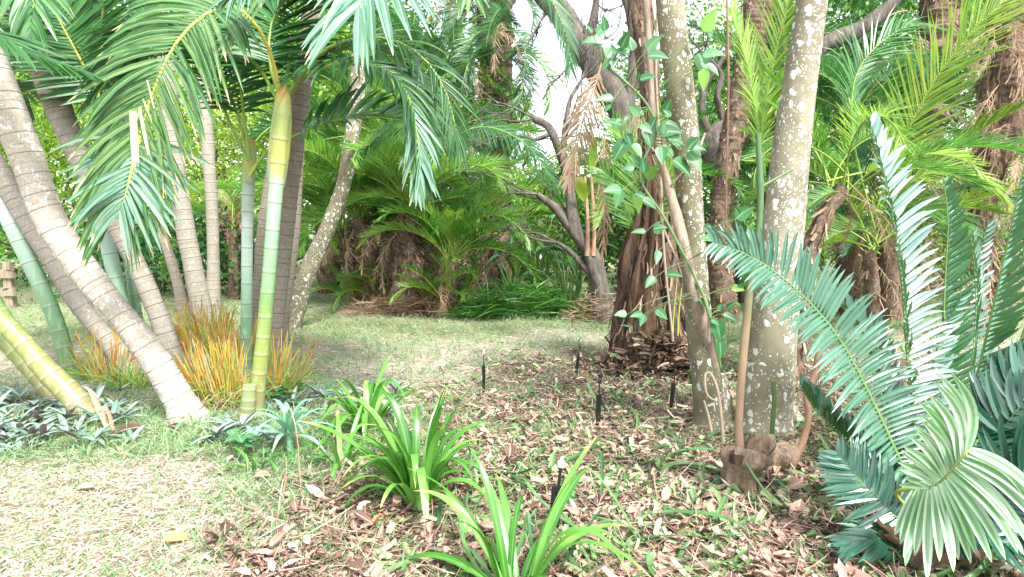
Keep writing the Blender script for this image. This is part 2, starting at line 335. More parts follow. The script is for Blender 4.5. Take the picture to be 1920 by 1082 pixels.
M['reed'] = leaf_mat('clipped_stalk', [(0, (.42, .12, .04)), (.15, (.48, .24, .03)), (.42, (.46, .34, .05)), (.6, (.42, .4, .1)), (.72, (.2, .3, .05)), (.84, (.3, .3, .08)), (1, (.4, .34, .25))], tip=(.28, .1, .06), tipw=.1, rough=.5, transl=.15, objvar=0)
M['reedleaf'] = leaf_mat('reed_blade', [(0, (.06, .2, .03)), (.6, (.16, .36, .07)), (1, (.45, .48, .12))], rough=.45, transl=.3, objvar=0)
M['aloe'] = leaf_mat('aloe_leaf', [(0, (.1, .26, .15)), (1, (.2, .38, .25))], rough=.4, transl=.1, objvar=0)
M['wort'] = leaf_mat('spiderwort_leaf', [(0, (.06, .12, .09)), (.5, (.16, .25, .19)), (1, (.28, .38, .3))], rough=.45, transl=.15, rib=(.28, .36, .3), under=(.16, .07, .12), objvar=0)
M['pink'] = leaf_mat('pink_petal', [(0, (.7, .15, .4)), (1, (.85, .4, .65))], rough=.6, transl=.4)
M['rachis'] = plain('green_rachis', (.2, .3, .05), .45)
M['rachis_gold'] = plain('golden_rachis', (.5, .42, .07), .4)
M['rachis_dead'] = plain('dead_rachis', (.3, .2, .13), .8)
M['rachis_cycad'] = plain('cycad_rachis', (.1, .2, .05), .45)
M['rachis_pale'] = plain('pale_cycad_rachis', (.3, .36, .08), .4)
M['ringbark'] = ring_bark('ringed_palm_bark', (.44, .395, .33), (.24, .21, .17), (.68, .68, .64), (.2, .165, .13), .5)
M['ringbark2'] = ring_bark('grey_ringed_palm_bark', (.36, .325, .27), (.19, .17, .14), (.58, .57, .53), (.12, .1, .08), .44)
M['ringbark3'] = ring_bark('brown_palm_bark', (.32, .28, .22), (.16, .14, .11), (.48, .46, .41), (.09, .07, .05), .42)
M['cane_low'] = cane_mat('yellow_green_cane', [(0, (.2, .17, .12)), (.1, (.2, .19, .08)), (.3, (.17, .21, .055)), (.42, (.11, .2, .06)), (.55, (.19, .24, .07)), (.7, (.1, .2, .08)), (1, (.16, .27, .12))], blot=(.34, .28, .16))
M['cane_white'] = cane_mat('white_bloomed_cane', [(0, (.24, .2, .15)), (.1, (.12, .2, .08)), (.3, (.15, .27, .15)), (.5, (.3, .42, .33)), (.7, (.46, .53, .5)), (1, (.26, .37, .22))], blot=(.3, .48, .32))
M['cane_green'] = cane_mat('green_cane', [(0, (.2, .16, .12)), (.14, (.2, .19, .07)), (.3, (.2, .26, .06)), (.45, (.13, .25, .09)), (.62, (.22, .36, .24)), (.78, (.28, .42, .3)), (.86, (.4, .4, .1)), (1, (.26, .32, .1))], blot=(.26, .42, .16))
M['shaft'] = cane_mat('crownshaft_green', [(0, (.28, .4, .28)), (.35, (.42, .42, .1)), (.7, (.25, .36, .16)), (.9, (.4, .36, .1)), (1, (.5, .24, .05))], lw=.0005)
M['lichen'] = lichen_mat('lichened_bark', (.23, .2, .13), (.11, .1, .06), (.55, .58, .5), .46)
M['lichen_pale'] = lichen_mat('pale_lichened_bark', (.3, .27, .19), (.16, .145, .095), (.6, .63, .56), .66)
M['stumpbark'] = bark_mat('furrowed_old_bark', (.025, .015, .01), (.12, .075, .048), (.26, .18, .125), (1, 1, .16), 20, 1., .05)
M['fibre'] = bark_mat('fibrous_palm_bark', (.06, .04, .03), (.2, .14, .1), (.38, .3, .24), (1, 1, .6), 22, 1., .04)
M['darkbark'] = bark_mat('dark_tree_bark', (.05, .045, .04), (.13, .11, .09), (.26, .24, .21), (1, 1, .35), 16, .9, .03)
M['greybark'] = bark_mat('grey_liana_bark', (.16, .12, .09), (.32, .25, .19), (.46, .4, .33), (1, 1, .3), 20, .9, .02)
M['shootbark'] = bark_mat('brown_shoot_bark', (.2, .11, .07), (.36, .22, .15), (.46, .34, .25), (1, 1, .3), 26, .4, .01)
M['cutwood'] = bark_mat('weathered_cut_wood', (.11, .075, .05), (.27, .2, .14), (.42, .34, .26), (1, 1, .5), 24, 1., .02)
M['greenstem'] = plain('green_stem', (.09, .16, .05), .4, .3, 12)
M['twig'] = plain('dry_twig', (.3, .24, .18), .85, .35, 9)
M['black'] = plain('black_plastic', (.012, .012, .013), .4, .3)
M['white_plastic'] = plain('white_plastic', (.4, .42, .42), .35, .05)
M['hose'] = plain('black_hose', (.02, .02, .022), .5, .4)
M['wood'] = bark_mat('weathered_fence_wood', (.14, .11, .08), (.28, .23, .17), (.4, .34, .26), (1, 1, .12), 16, .6, .01)

# ================================================================== GROUND
def sm(a, b, x): t = np.clip((x - a) / (b - a), 0, 1); return t * t * (3 - 2 * t)
def vnoise(x, y, f, s=0):
    return (np.sin(x * f + s) * np.cos(y * f * 1.3 + s * 2) + np.sin((x * .7 + y) * f * 1.9 + s * 3) + np.cos((y * .8 - x) * f * 2.7 + s)) / 3
def zones(x, y):
    px, py = proj(x, np.maximum(y, .6), 0); px = np.clip(px, -4000, 6000); py = np.clip(py, 400, 3000)
    bx = np.interp(py, [600, 650, 690, 740, 800, 880, 920, 1000, 1082, 1400], [1250, 1160, 900, 870, 800, 740, 640, 560, 520, 400])
    wob = vnoise(x, y, 2.1, 1) * 60
    lit = sm(-170, 120, px + wob * 1.6 + vnoise(x, y, 6.3, 5) * 50 - bx) * sm(628, 672, py + vnoise(x, y, 1.7, 4) * 14 + (px > 1500) * (-20))
    dry = np.maximum(sm(835, 900, py + vnoise(x, y, 2.5, 2) * 25) * (1 - sm(350, 700, px)), .0)
    lawn_tan = sm(610, 665, py) * .6 * (1 - sm(760, 800, py)) + (1 - sm(540, 620, py)) * .1 + sm(-.2, .8, vnoise(x, y, 1.2, 7)) * .25
    green = 1 - np.clip(np.maximum(dry * .84, lawn_tan), 0, .95)
    return lit, dry, green
def axis(lo, hi, n, k): t = np.linspace(-1, 1, n); s = np.sinh(t * k) / math.sinh(k); return np.where(s < 0, -s * lo, s * hi)
gx = axis(-150, 150, 200, 5.6); gy = 3.5 + axis(-60, 240, 230, 6.)
X, Y = np.meshgrid(gx, gy); Z = gh(X, Y) * np.exp(-((np.hypot(X, Y) / 30) ** 2))
V = np.stack([X, Y, Z], -1); nx, ny = len(gx), len(gy)
i = np.arange(ny - 1)[:, None] * nx; j = np.arange(nx - 1)[None]
lit, dry, green = zones(X, Y)
mb = MB(); mb.add(V, np.stack([i + j, i + j + 1, i + j + nx + 1, i + j + nx], -1), np.stack([lit, dry, green], -1))
t = NT('lawn_and_soil'); a, b, c = t.ld(); co = t.coord()
n1 = t.noise(2.2, co, 6, .65); n2 = t.noise(45, co, 5, .7); n3 = t.noise(9, co, 4, .7)
grass = t.mix(t.ramp(t.math('ADD', t.math('MULTIPLY', n3, .5), t.math('MULTIPLY', n1, .5)), [(.35, (0, 0, 0)), (.62, (1,) * 3)]), (.09, .15, .06), (.27, .25, .14))
drysoil = t.mix(t.ramp(n2, [(.35, (0,) * 3), (.65, (1,) * 3)]), (.24, .195, .17), (.5, .43, .39))
litc = t.mix(t.ramp(n2, [(.35, (0,) * 3), (.65, (1,) * 3)]), (.04, .028, .02), (.17, .12, .09))
base = t.mix(c, drysoil, grass); base = t.mix(a, base, litc)
gm = t.out(base, .95, t.bump(t.math('ADD', n2, t.math('MULTIPLY', n3, 1.5)), .8, .02), .1)
g = link('ground', mb.mesh('ground', gm, smooth=True)); g['kind'] = 'structure'; g['label'] = 'lawn fading into leaf litter under the palms'

def scatter(n, x0, x1, y0, y1, seed, pw=1.):
    q = np.random.RandomState(seed); px = q.uniform(x0, x1, n); py = y0 + (y1 - y0) * q.rand(n) ** pw
    A = (px - 960) / F; B_ = (541 - py) / F; dy = B_ * sp + cp; dz = B_ * cp - sp; s = -CAMH / dz
    x = A * s; y = dy * s; return x, y, gh(x, y), q
x, y, z, q = scatter(190000, -150, 2070, 512, 1180, 21, 1.2)
lit, dry, green = zones(x, y)
keep = q.rand(len(x)) > lit * .55; x, y, z, lit, dry, green = [v[keep] for v in (x, y, z, lit, dry, green)]
n = len(x); isg = q.rand(n) < np.clip(green * .8 + .12 + .4 * sm(.1, .8, vnoise(x, y, 3.3, 9)) * (1 - dry * .8) - dry * .12, .04, .92)
rnd = np.where(isg, .53 + .47 * q.rand(n), .48 * q.rand(n))
dist = y; tall = np.where(isg, q.uniform(.03, .075, n), q.uniform(.025, .085, n)) * (1 + .09 * dist)
el = np.where(isg, q.uniform(10, 75, n), q.uniform(-2, 28, n)) * math.pi / 180; az = q.uniform(0, 6.283, n)
d = np.stack([np.cos(az) * np.cos(el), np.sin(az) * np.cos(el), np.sin(el)], -1)
mb = MB(); blades(mb, np.c_[x, y, z + q.uniform(0, .012, n)], d, rand_unit(n, q) * .6 + (0, 0, 1), tall, q.uniform(.0025, .006, n) * (1 + .13 * dist),
                  np.c_[q.randn(n) * .5, q.randn(n) * .5, -.5 - q.rand(n) * .5], 3, 0, 'needle', rnd=rnd)
single('grass', mb, M['grass'], 'short lawn grass, dry straw coloured in front and greener further back', 'grass', kind='stuff')
# taller green grass tufts along the bed edge and in the litter
mb = MB(); tq = np.random.RandomState(5)
spots = [(tq.uniform(0, 640), tq.uniform(775, 880)) for _ in range(110)] + [(tq.uniform(380, 1000), tq.uniform(860, 1080)) for _ in range(70)] + \
        [(tq.uniform(850, 1700), tq.uniform(650, 1080)) for _ in range(110)] + [(tq.uniform(540, 1150), tq.uniform(600, 700)) for _ in range(60)] + [(tq.uniform(150, 560), tq.uniform(740, 800)) for _ in range(60)]
for px, py in spots:
    b = G(px, py); k = tq.randint(5, 13); az = tq.uniform(0, 6.28, k); e = tq.uniform(.35, 1.4, k)
    d = np.stack([np.cos(az) * np.cos(e), np.sin(az) * np.cos(e), np.sin(e)], -1)
    blades(mb, b + np.c_[tq.randn(k, 2) * .015, np.zeros(k)], d, rand_unit(k, tq) + (0, 0, .6), tq.uniform(.06, .17, k), tq.uniform(.004, .011, k), (0, 0, -.9), 4, 0, 'needle', rnd=.5 + .5 * tq.rand(k))
single('grass_tufts', mb, M['grass'], 'taller green grass tufts scattered along the edge of the bed', 'grass', kind='stuff')
# leaf litter: curled dead leaves, straw, cut green strips
x, y, z, q = scatter(50000, 380, 2100, 640, 1200, 33)
lit, dry, green = zones(x, y); cl = .35 + .65 * sm(-.25, .35, vnoise(x, y, 5.1, 8) + .3 * vnoise(x, y, 13., 3)); z = z + .025 * cl; keep = q.rand(len(x)) < np.clip(lit * cl, .012, 1); x, y, z = x[keep], y[keep], z[keep]; n = len(x)
az = q.uniform(0, 6.28, n); el = q.normal(.05, .28, n); d = np.stack([np.cos(az) * np.cos(el), np.sin(az) * np.cos(el), np.sin(el)], -1)
mb = MB(); L = q.gamma(2.2, .0125, n) + .01
blades(mb, np.c_[x, y, z + q.uniform(.003, .035, n)], d, rand_unit(n, q) * .45 + (0, 0, 1), L, L * q.uniform(.25, .6, n), rand_unit(n, q) * .6, 4, .45, 'oval', rnd=q.rand(n))
x, y, z, q = scatter(26000, 300, 2100, 640, 1200, 34)
lit, dry, green = zones(x, y); keep = q.rand(len(x)) < np.clip(lit, .03, 1); x, y, z = x[keep], y[keep], z[keep]; n = len(x)
az = q.uniform(0, 6.28, n); el = q.normal(.05, .2, n); d = np.stack([np.cos(az) * np.cos(el), np.sin(az) * np.cos(el), np.sin(el)], -1)
blades(mb, np.c_[x, y, z + q.uniform(.004, .045, n)], d, rand_unit(n, q) * .5 + (0, 0, 1), q.gamma(3, .03, n) + .02, q.uniform(.002, .006, n), rand_unit(n, q) * .5, 4, 0, 'stalk', rnd=.3 + .7 * q.rand(n))
single('leaf_litter', mb, M['litter'], 'brown leaf litter and straw covering the bed under the trees', 'leaf litter', kind='stuff')
x, y, z, q = scatter(3200, 700, 2050, 650, 1150, 35)
lit, dry, green = zones(x, y); keep = q.rand(len(x)) < lit; x, y, z = x[keep], y[keep], z[keep]; n = len(x)
az = q.uniform(0, 6.28, n); el = q.normal(.08, .22, n); d = np.stack([np.cos(az) * np.cos(el), np.sin(az) * np.cos(el), np.sin(el)], -1)
mb = MB(); big = q.rand(n) < .13
blades(mb, np.c_[x, y, z + q.uniform(.015, .05, n)], d, rand_unit(n, q) * .5 + (0, 0, 1), np.where(big, q.uniform(.15, .4, n), q.uniform(.04, .11, n)), np.where(big, q.uniform(.012, .024, n), q.uniform(.012, .034, n)), rand_unit(n, q) * .9, 6, .3, 'cut', rnd=np.where(big, q.rand(n) * .4, .2 + .8 * q.rand(n)))
q = np.random.RandomState(91); n = 46; pp = np.array([G(q.uniform(760, 1560), q.uniform(800, 1075)) for _ in range(n)]); az = q.uniform(0, 6.28, n)
blades(mb, pp + (0, 0, .03), np.c_[np.cos(az), np.sin(az), q.uniform(.05, .25, n)], np.c_[q.randn(n, 2) * .3, np.ones(n)], q.uniform(.25, .6, n), q.uniform(.014, .026, n), np.c_[q.randn(n, 2) * .7, np.full(n, -.35)], 12, .3, 'strap', rnd=q.rand(n) * .45)
single('leaf_clippings', mb, M['clip'], 'cut green and cream strap leaf clippings strewn over the brown litter', 'clippings', kind='stuff')

# ================================================================== TRUNKS AND STEMS
def path_px(pts, dy0=None):
    """pixel centreline with widths -> world points and radii; the first point stands on the ground"""
    P, Rr = [], []
    b = G(pts[0][0], pts[0][1]); y0 = b[1]
    for k, p in enumerate(pts):
        Yd = y0 + (p[3] if len(p) > 3 else 0); v = W(p[0], p[1], Yd) if k else b.copy()
        if k == 0 and len(p) > 3: v = W(p[0], p[1], y0)
        P.append(v); dep = (v[1] * cp - (v[2] - CAMH) * sp); off = (p[0] - 960) / F; Rr.append(p[2] / 2 * dep / F / math.sqrt(1 + off * off) * (.93 if p[0] < 300 else 1))
    P = np.array(P); d = nz(P[0] - P[1]); P = np.vstack([P[0] + d * .12 * 1, P]); Rr = [Rr[0]] + Rr
    return P, Rr
def palm(name, label, cat, pts, mat, group=None, ring=.12, ringh=.05, lump=.05, part_name='trunk', seg=16, seed=0, ds=.025, basen=1.0, lumpf=(3, 6)):
    P, Rr = path_px(pts); base = P[1].copy()
    o = thing(name, label, cat, base, group)
    mb = MB(); tube(mb, P, Rr, ds, seg, ring, ringh, lump, seed=seed, lumpf=lumpf)
    part(part_name, mb, mat, o, True)
    return o, P, Rr
GL = 'ringed trunks of the leaning palm clump'
t1, _, _ = palm('palm_tree', 'thickest leaning palm, its pale grey ringed trunk crossing in front of the clump', 'palm',
    [(352, 795, 84), (338, 752, 62), (290, 674, 60), (216, 578, 63), (136, 480, 69), (86, 390, 73), (42, 275, 76), (12, 190, 78), (-30, 90, 80), (-80, -60, 82), (-120, -280, 84)], M['ringbark'], GL, .13, .035, .06, seed=1)
t2, _, _ = palm('palm_tree', 'leaning palm with mottled grey trunk and reddish brown stripe behind the thickest trunk', 'palm',
    [(330, 700, 50), (317, 650, 42), (293, 581, 41), (252, 489, 43), (203, 392, 46), (150, 296, 52), (103, 185, 60), (70, 100, 64), (22, -5, 68), (-40, -180, 70), (-80, -400, 70)], M['ringbark2'], GL, .12, .04, .06, seed=2)
t3, _, _ = palm('palm_tree', 'brown ringed palm trunk at the far left behind the bloomed cane', 'palm',
    [(255, 712, 60), (215, 655, 46), (155, 578, 45), (99, 489, 46), (62, 430, 48), (0, 325, 52), (-80, 180, 54), (-150, -40, 56)], M['ringbark2'], GL, .15, .05, .05, seed=3)
GC = 'smooth green canes of the palm clump'
cane1, _, _ = palm('palm_cane', 'thick yellow green cane with brown rings leaning out at the left edge', 'palm cane',
    [(165, 785, 66), (138, 745, 58), (90, 697, 52), (48, 648, 48), (-5, 585, 46), (-70, 470, 52), (-140, 300, 50), (-190, 100, 46)], M['cane_low'], GC, .145, .07, .03, 'stem', seed=4)
cane2, _, _ = palm('palm_cane', 'lower yellow cane half hidden under the thick yellow green cane', 'palm cane',
    [(120, 752, 58), (90, 720, 56), (40, 665, 52), (-20, 600, 50), (-100, 500, 46), (-180, 350, 44)], M['cane_low'], GC, .13, .07, .03, 'stem', seed=5)
cane3, _, _ = palm('palm_cane', 'white bloomed cane with green lower joints leaning at the left edge', 'palm cane',
    [(140, 712, 38), (124, 665, 37), (104, 600, 36), (85, 555, 36), (62, 505, 37), (30, 437, 40), (-10, 360, 38), (-100, 200, 38)], M['cane_white'], GC, .19, .05, .02, 'stem', seed=6)
cane4, _, _ = palm('palm_cane', 'pale green cane standing between the two thick leaning trunks', 'palm cane',
    [(262, 690, 36), (238, 610, 35), (214, 510, 34), (197, 420, 34), (200, 300, 40), (206, 225, 36)], M['cane_white'], GC, .2, .04, .02, 'stem', seed=7)
cane5, _, _ = palm('palm_cane', 'slender pale green cane just right of the other pale cane', 'palm cane',
    [(280, 680, 28), (258, 600, 24), (244, 500, 22), (238, 380, 21), (232, 260, 24), (228, 180, 22)], M['cane_white'], GC, .2, .04, .02, 'stem', seed=8)
cane6, _, _ = palm('palm_cane', 'slim green cane with a white waxy top left of the bright green cane', 'palm cane',
    [(462, 708, 26), (462, 620, 23), (463, 520, 22), (464, 400, 23), (466, 320, 22), (468, 278, 19)], M['cane_white'], GC, .16, .04, .02, 'stem', seed=9)
cane7, _, _ = palm('palm_cane', 'bright green cane with a yellow upper joint in the middle of the clump', 'palm cane',
    [(476, 786, 38), (484, 720, 31), (495, 620, 28), (504, 520, 27), (511, 430, 27), (518, 345, 29), (524, 270, 32), (530, 215, 28)], M['cane_green'], GC, .155, .03, .02, 'stem', seed=10)
M['stubmat'] = cane_mat('old_cane_stub', [(0, (.16, .13, .09)), (.5, (.15, .18, .07)), (1, (.2, .26, .11))], blot=(.2, .17, .12))
mb = MB(); P, Rr = path_px([(462, 795, 44), (466, 760, 36), (468, 722, 32)]); tube(mb, P, np.array(Rr) * .8, .01, 14, .06, .03, .08, seed=3)
stub = single('cane_stub', mb, M['stubmat'], 'short ringed green cane stub at the foot of the bright green cane', 'cane stub', smooth=True)
GB = 'slender trunks standing behind the clipped stalks'
palm('palm_tree', 'thin leaning brown trunk, leftmost of the slender trunks behind the stalks', 'palm', [(345, 590, 24), (330, 520, 21), (305, 440, 20), (280, 350, 21), (225, 230, 26), (190, 80, 26)], M['ringbark3'], GB, .12, .05, .05, seed=12)
t9, _, _ = palm('palm_tree', 'grey brown ringed trunk rising straight behind the drooping silver frond', 'palm', [(385, 612, 42), (372, 550, 38), (350, 440, 38), (332, 330, 36), (318, 200, 34), (306, 60, 34)], M['ringbark2'], GB, .14, .05, .04, seed=13)
t10, _, _ = palm('palm_tree', 'narrow upright grey trunk in front of the pink blossom', 'palm', [(401, 590, 30), (400, 500, 25), (398, 400, 24), (390, 280, 25), (382, 170, 26), (378, 40, 26)], M['ringbark2'], GB, .14, .05, .04, seed=14)
palm('palm_tree', 'dark ringed trunk directly left of the bright green cane', 'palm', [(480, 650, 36), (487, 560, 32), (497, 430, 30), (512, 330, 30), (530, 200, 30)], M['ringbark3'], GB, .1, .05, .05, seed=15)
t13, _, _ = palm('palm_tree', 'tall brown trunk rising directly behind the yellow jointed cane', 'palm', [(508, 690, 40), (516, 600, 36), (530, 480, 34), (545, 340, 34), (560, 210, 36), (576, 100, 36), (590, -40, 36), (600, -250, 38)], M['ringbark3'], GB, .11, .04, .05, seed=16)
palm('palm_tree', 'smooth pinkish brown trunk with a gentle bend right of the green canes', 'palm', [(524, 640, 34), (532, 560, 30), (546, 460, 29), (553, 380, 26), (556, 300, 26), (562, 180, 26)], M['ringbark3'], GB, .13, .02, .06, seed=17)
t15, _, _ = palm('palm_tree', 'lichen speckled slender trunk leaning right beside the lawn', 'palm', [(545, 618, 40), (555, 575, 38), (582, 500, 35), (618, 420, 30), (645, 340, 28), (662, 240, 30), (672, 130, 30), (680, -40, 32), (690, -200, 30)], M['lichen'], GB, .12, .03, .06, seed=18)

# ---- right-hand group
r1, _, _ = palm('tree', 'slender white speckled trunk with a liana twining up it', 'tree',
    [(1338, 800, 92), (1334, 770, 66), (1322, 690, 56), (1308, 580, 50), (1298, 450, 50), (1290, 320, 52), (1276, 180, 54), (1262, 60, 54), (1250, -80, 54), (1240, -300, 54)], M['lichen'], None, .45, .02, .05, seed=20, seg=20)
r2, _, _ = palm('tree', 'stout pale trunk blotched with white lichen, the thickest trunk on the right', 'tree',
    [(1432, 806, 138), (1434, 780, 110), (1442, 700, 98), (1452, 600, 92), (1463, 480, 84), (1476, 350, 76), (1496, 180, 68), (1520, 20, 62), (1540, -140, 60), (1560, -330, 60)], M['lichen_pale'], None, .7, .012, .03, seed=21, seg=24)
# buttress roots
for th_, (rt, px, py, px2, py2, w0) in enumerate([(r2, 1465, 740, 1496, 800, 30), (r2, 1410, 745, 1385, 806, 30), (r1, 1352, 700, 1366, 800, 26), (r1, 1315, 740, 1318, 802, 26)]):
    b = G(px2, py2); p0 = W(px, py, b[1] + .06); mb = MB(); m0 = (p0 + b) / 2 + np.array([0, 0, -.01])
    tube(mb, [p0, m0, b, b + np.array([0, -.02, -.08])], [w0 * .4 * b[1] / F * .8, w0 * .5 * b[1] / F, w0 * .55 * b[1] / F, w0 * .3 * b[1] / F], .03, 10, 0, 0, .1, seed=th_)
    part('root', mb, M['lichen_pale'] if rt is r2 else M['lichen'], rt, True)
r3, R3P, R3R = palm('palm_tree', 'brown shaggy barked palm trunk between the two white speckled trunks', 'palm',
    [(1362, 600, 48), (1352, 500, 44), (1352, 400, 40), (1368, 290, 44), (1390, 180, 46), (1408, 90, 50), (1425, 0, 56), (1440, -120, 60), (1460, -300, 60)], M['fibre'], None, .06, .12, .14, seed=22, seg=18, lumpf=(6, 14))
r4, P4, R4 = palm('palm_tree', 'short dark fibrous palm trunk tucked behind the stoutest pale trunk', 'palm',
    [(1480, 722, 46), (1484, 690, 44), (1492, 640, 42), (1500, 560, 36), (1530, 440, 30), (1580, 350, 26)], M['fibre'], None, .05, .12, .2, seed=23, seg=16, lumpf=(6, 14))
old, OP, ORr = palm('old_trunk', 'furrowed red brown old trunk leaning at the edge of the lawn', 'trunk',
    [(1186, 700, 104), (1186, 660, 92), (1190, 600, 80), (1200, 530, 68), (1212, 450, 54), (1218, 390, 40), (1216, 330, 30), (1207, 240, 22)], M['stumpbark'], None, 0, 0, .3, seed=24, seg=56, lumpf=(13, 3))
old2, O2P, O2R = palm('old_trunk', 'grey brown peeling trunk standing right beside the red brown one', 'trunk',
    [(1268, 690, 70), (1262, 620, 62), (1252, 520, 48), (1246, 420, 38), (1236, 320, 32), (1219, 180, 34), (1204, 40, 38), (1190, -120, 40)], M['fibre'], None, 0, 0, .22, seed=25, seg=30, lumpf=(7, 5))
def fibre(o, P, Rr, n, L, w, seed, mat, rmin=.85, pw=1.):
    g = np.random.RandomState(seed); X = spline(np.c_[np.array(P), np.array(Rr)], 60); i = (3 + 54 * g.rand(n) ** pw).astype(int); T = nz(np.gradient(X[:, :3], axis=0))[i]
    u = rand_unit(n, g); u = nz(u - T * (u * T).sum(1, keepdims=True)); mb = MB()
    blades(mb, X[i, :3] + u * X[i, 3:4] * g.uniform(rmin, 1.12, (n, 1)), -T + u * g.uniform(-.1, .35, (n, 1)) + g.randn(n, 3) * .15, u, g.uniform(.3, 1.3, n) * L, g.uniform(.4, 1.4, n) * w, g.randn(n, 3) * .3, 4, .5, 'cut', rnd=g.rand(n))
    q = part('peeling_bark', mb, mat, o); q['kind'] = 'stuff'
fibre(old, OP, ORr, 620, .13, .016, 41, M['bracken'], .85, 1.5); fibre(old2, O2P, O2R, 560, .2, .018, 42, M['bracken'], .85, 1.5); fibre(r3, R3P, R3R, 500, .09, .03, 43, M['dead_leaf'], .9)
# dark branching tree, centre
dk, _, _ = palm('tree', 'dark crooked tree forking over the far side of the lawn', 'tree',
    [(1134, 602, 50), (1128, 560, 38), (1108, 480, 31), (1078, 430, 24), (1066, 350, 19), (1052, 290, 17), (1030, 240, 15), (1000, 222, 14)], M['darkbark'], None, 0, 0, .14, seed=26, seg=14)
def limb(o, pts, Y, mat, name='branch', lump=.12, seed=0, ring=0):
    P = [W(a, b, Y + (e[0] if e else 0)) for a, b, c, *e in pts]; Rr = [p[2] / 2 * Y / F for p in pts]
    mb = MB(); tube(mb, P, Rr, .05, 10, ring, .04, lump, seed=seed); return part(name, mb, mat, o, True)
YD = G(1134, 602)[1]
limb(dk, [(1090, 450, 22), (1060, 415, 18), (1035, 385, 15), (1008, 364, 10)], YD, M['darkbark'], seed=1)
limb(dk, [(1054, 300, 14), (1062, 230, 11), (1068, 190, 8), (1090, 150, 5)], YD, M['darkbark'], seed=2)
limb(dk, [(1036, 250, 10), (1000, 262, 7), (975, 255, 4)], YD, M['darkbark'], seed=3)
limb(dk, [(1118, 520, 20), (1095, 500, 14), (1068, 470, 9), (1045, 455, 6)], YD, M['darkbark'], seed=4)
dk2, _, _ = palm('tree', 'broad dark trunk slanting across the bright gap of sky', 'tree',
    [(1240, 590, 60), (1225, 480, 60), (1212, 380, 60), (1190, 280, 56), (1160, 200, 52), (1120, 130, 52), (1080, 70, 50), (1040, 10, 44), (990, -50, 40), (930, -120, 34)], M['darkbark'], None, 0, 0, .12, seed=27, seg=16)
Y2 = G(1240, 590)[1]
limb(dk2, [(1186, 270, 30), (1180, 190, 24), (1190, 110, 20), (1180, 20, 18), (1150, -80, 16)], Y2, M['darkbark'], seed=5)
limb(dk2, [(1095, 90, 22), (1112, 40, 15), (1122, -30, 12)], Y2, M['darkbark'], seed=6)
dk3, _, _ = palm('tree', 'dark twisted tree with coiling limbs behind the shaggy palm trunk', 'tree',
    [(1400, 572, 34), (1385, 480, 34), (1350, 330, 46), (1335, 270, 44), (1370, 240, 38), (1420, 222, 30), (1480, 170, 26), (1540, 90, 34), (1600, 60, 36), (1660, 20, 30), (1720, -60, 26)], M['darkbark'], None, 0, 0, .14, seed=28, seg=14)
Y3 = G(1400, 572)[1]
for k, p in enumerate([[(1345, 280, 16), (1318, 220, 14), (1322, 160, 12), (1350, 120, 9), (1380, 60, 7)], [(1360, 240, 12), (1345, 180, 12), (1352, 140, 10), (1320, 100, 7)], [(1340, 300, 14), (1310, 280, 10), (1290, 240, 7)], [(1450, 200, 14), (1470, 110, 12), (1460, 10, 10)]]):
    limb(dk3, p, Y3, M['darkbark'], seed=8 + k)
rr5, P5, R5 = palm('palm_tree', 'greyish palm trunk wrapped in dead fibre at the right edge', 'palm',
    [(1828, 640, 36), (1840, 560, 34), (1846, 480, 36), (1838, 400, 44), (1850, 330, 60), (1870, 250, 80), (1885, 160, 90), (1895, 60, 90), (1900, -80, 90)], M['fibre'], None, .08, .1, .2, seed=29, seg=18, lumpf=(6, 10))
rr6, P6, R6 = palm('palm_tree', 'dark palm trunk hung with dead fronds at the top right', 'palm',
    [(1720, 560, 50), (1722, 420, 50), (1735, 280, 60), (1752, 140, 72), (1762, 40, 78), (1768, -80, 80)], M['fibre'], None, .08, .1, .2, seed=30, seg=18, lumpf=(6, 10))

for o_, P_, R_, n_, L_, s_ in ((rr5, P5, R5, 700, .3, 44), (rr6, P6, R6, 500, .25, 45), (r4, P4, R4, 260, .12, 46)): fibre(o_, P_, R_, n_, L_, .022, s_, M['dead_leaf'], .8)
# liana and vines
YL = G(1338, 800)[1]
def strand(pts, Y, mat, nm, lab, cat, ds=.04, lump=.12, seed=0, group=None):
    P = [W(a, b, Y + (e[0] if e else 0)) for a, b, c, *e in pts]; Rr = [p[2] / 2 * Y / F for p in pts]; mb = MB(); tube(mb, P, Rr, ds, 10, 0, 0, lump, seed=seed)
    return single(nm, mb, mat, lab, cat, group, True)
strand([(1345, 812, 20), (1342, 740, 22), (1336, 660, 24, -.06), (1312, 590, 24, -.12), (1290, 500, 20, -.14), (1272, 420, 18, -.1), (1250, 340, 16), (1232, 270, 14), (1222, 180, 12), (1216, 60, 12), (1205, -60, 12)], YL, M['greybark'], 'liana', 'thick grey liana climbing beside the slender white speckled trunk', 'liana', seed=3)
strand([(1330, 640, 5, -.2), (1322, 560, 5, -.2), (1262, 470, 4, -.1), (1240, 380, 4), (1300, 300, 4, -.12), (1322, 250, 4)], YL, M['greybark'], 'thin_liana', 'thin wiry vine looping between the liana and the speckled trunk', 'vine', .03, .05, 4)
strand([(1352, 690, 5, -.3), (1320, 560, 5, -.25), (1252, 420, 5, -.2), (1200, 330, 5, -.2), (1230, 250, 5, -.2), (1215, 200, 5, -.2), (1180, 160, 5, -.2), (1130, 120, 4, -.2)], YL, M['greenstem'], 'climber', 'green climber stem carrying broad leaves up the middle of the view', 'climber', .03, .05, 5)
strand([(1360, 480, 4), (1362, 330, 4), (1366, 160, 4), (1362, -60, 4)], 4.4, M['shootbark'], 'hanging_vine', 'thin straight brown vine hanging beside the shaggy palm trunk', 'vine', seed=6)
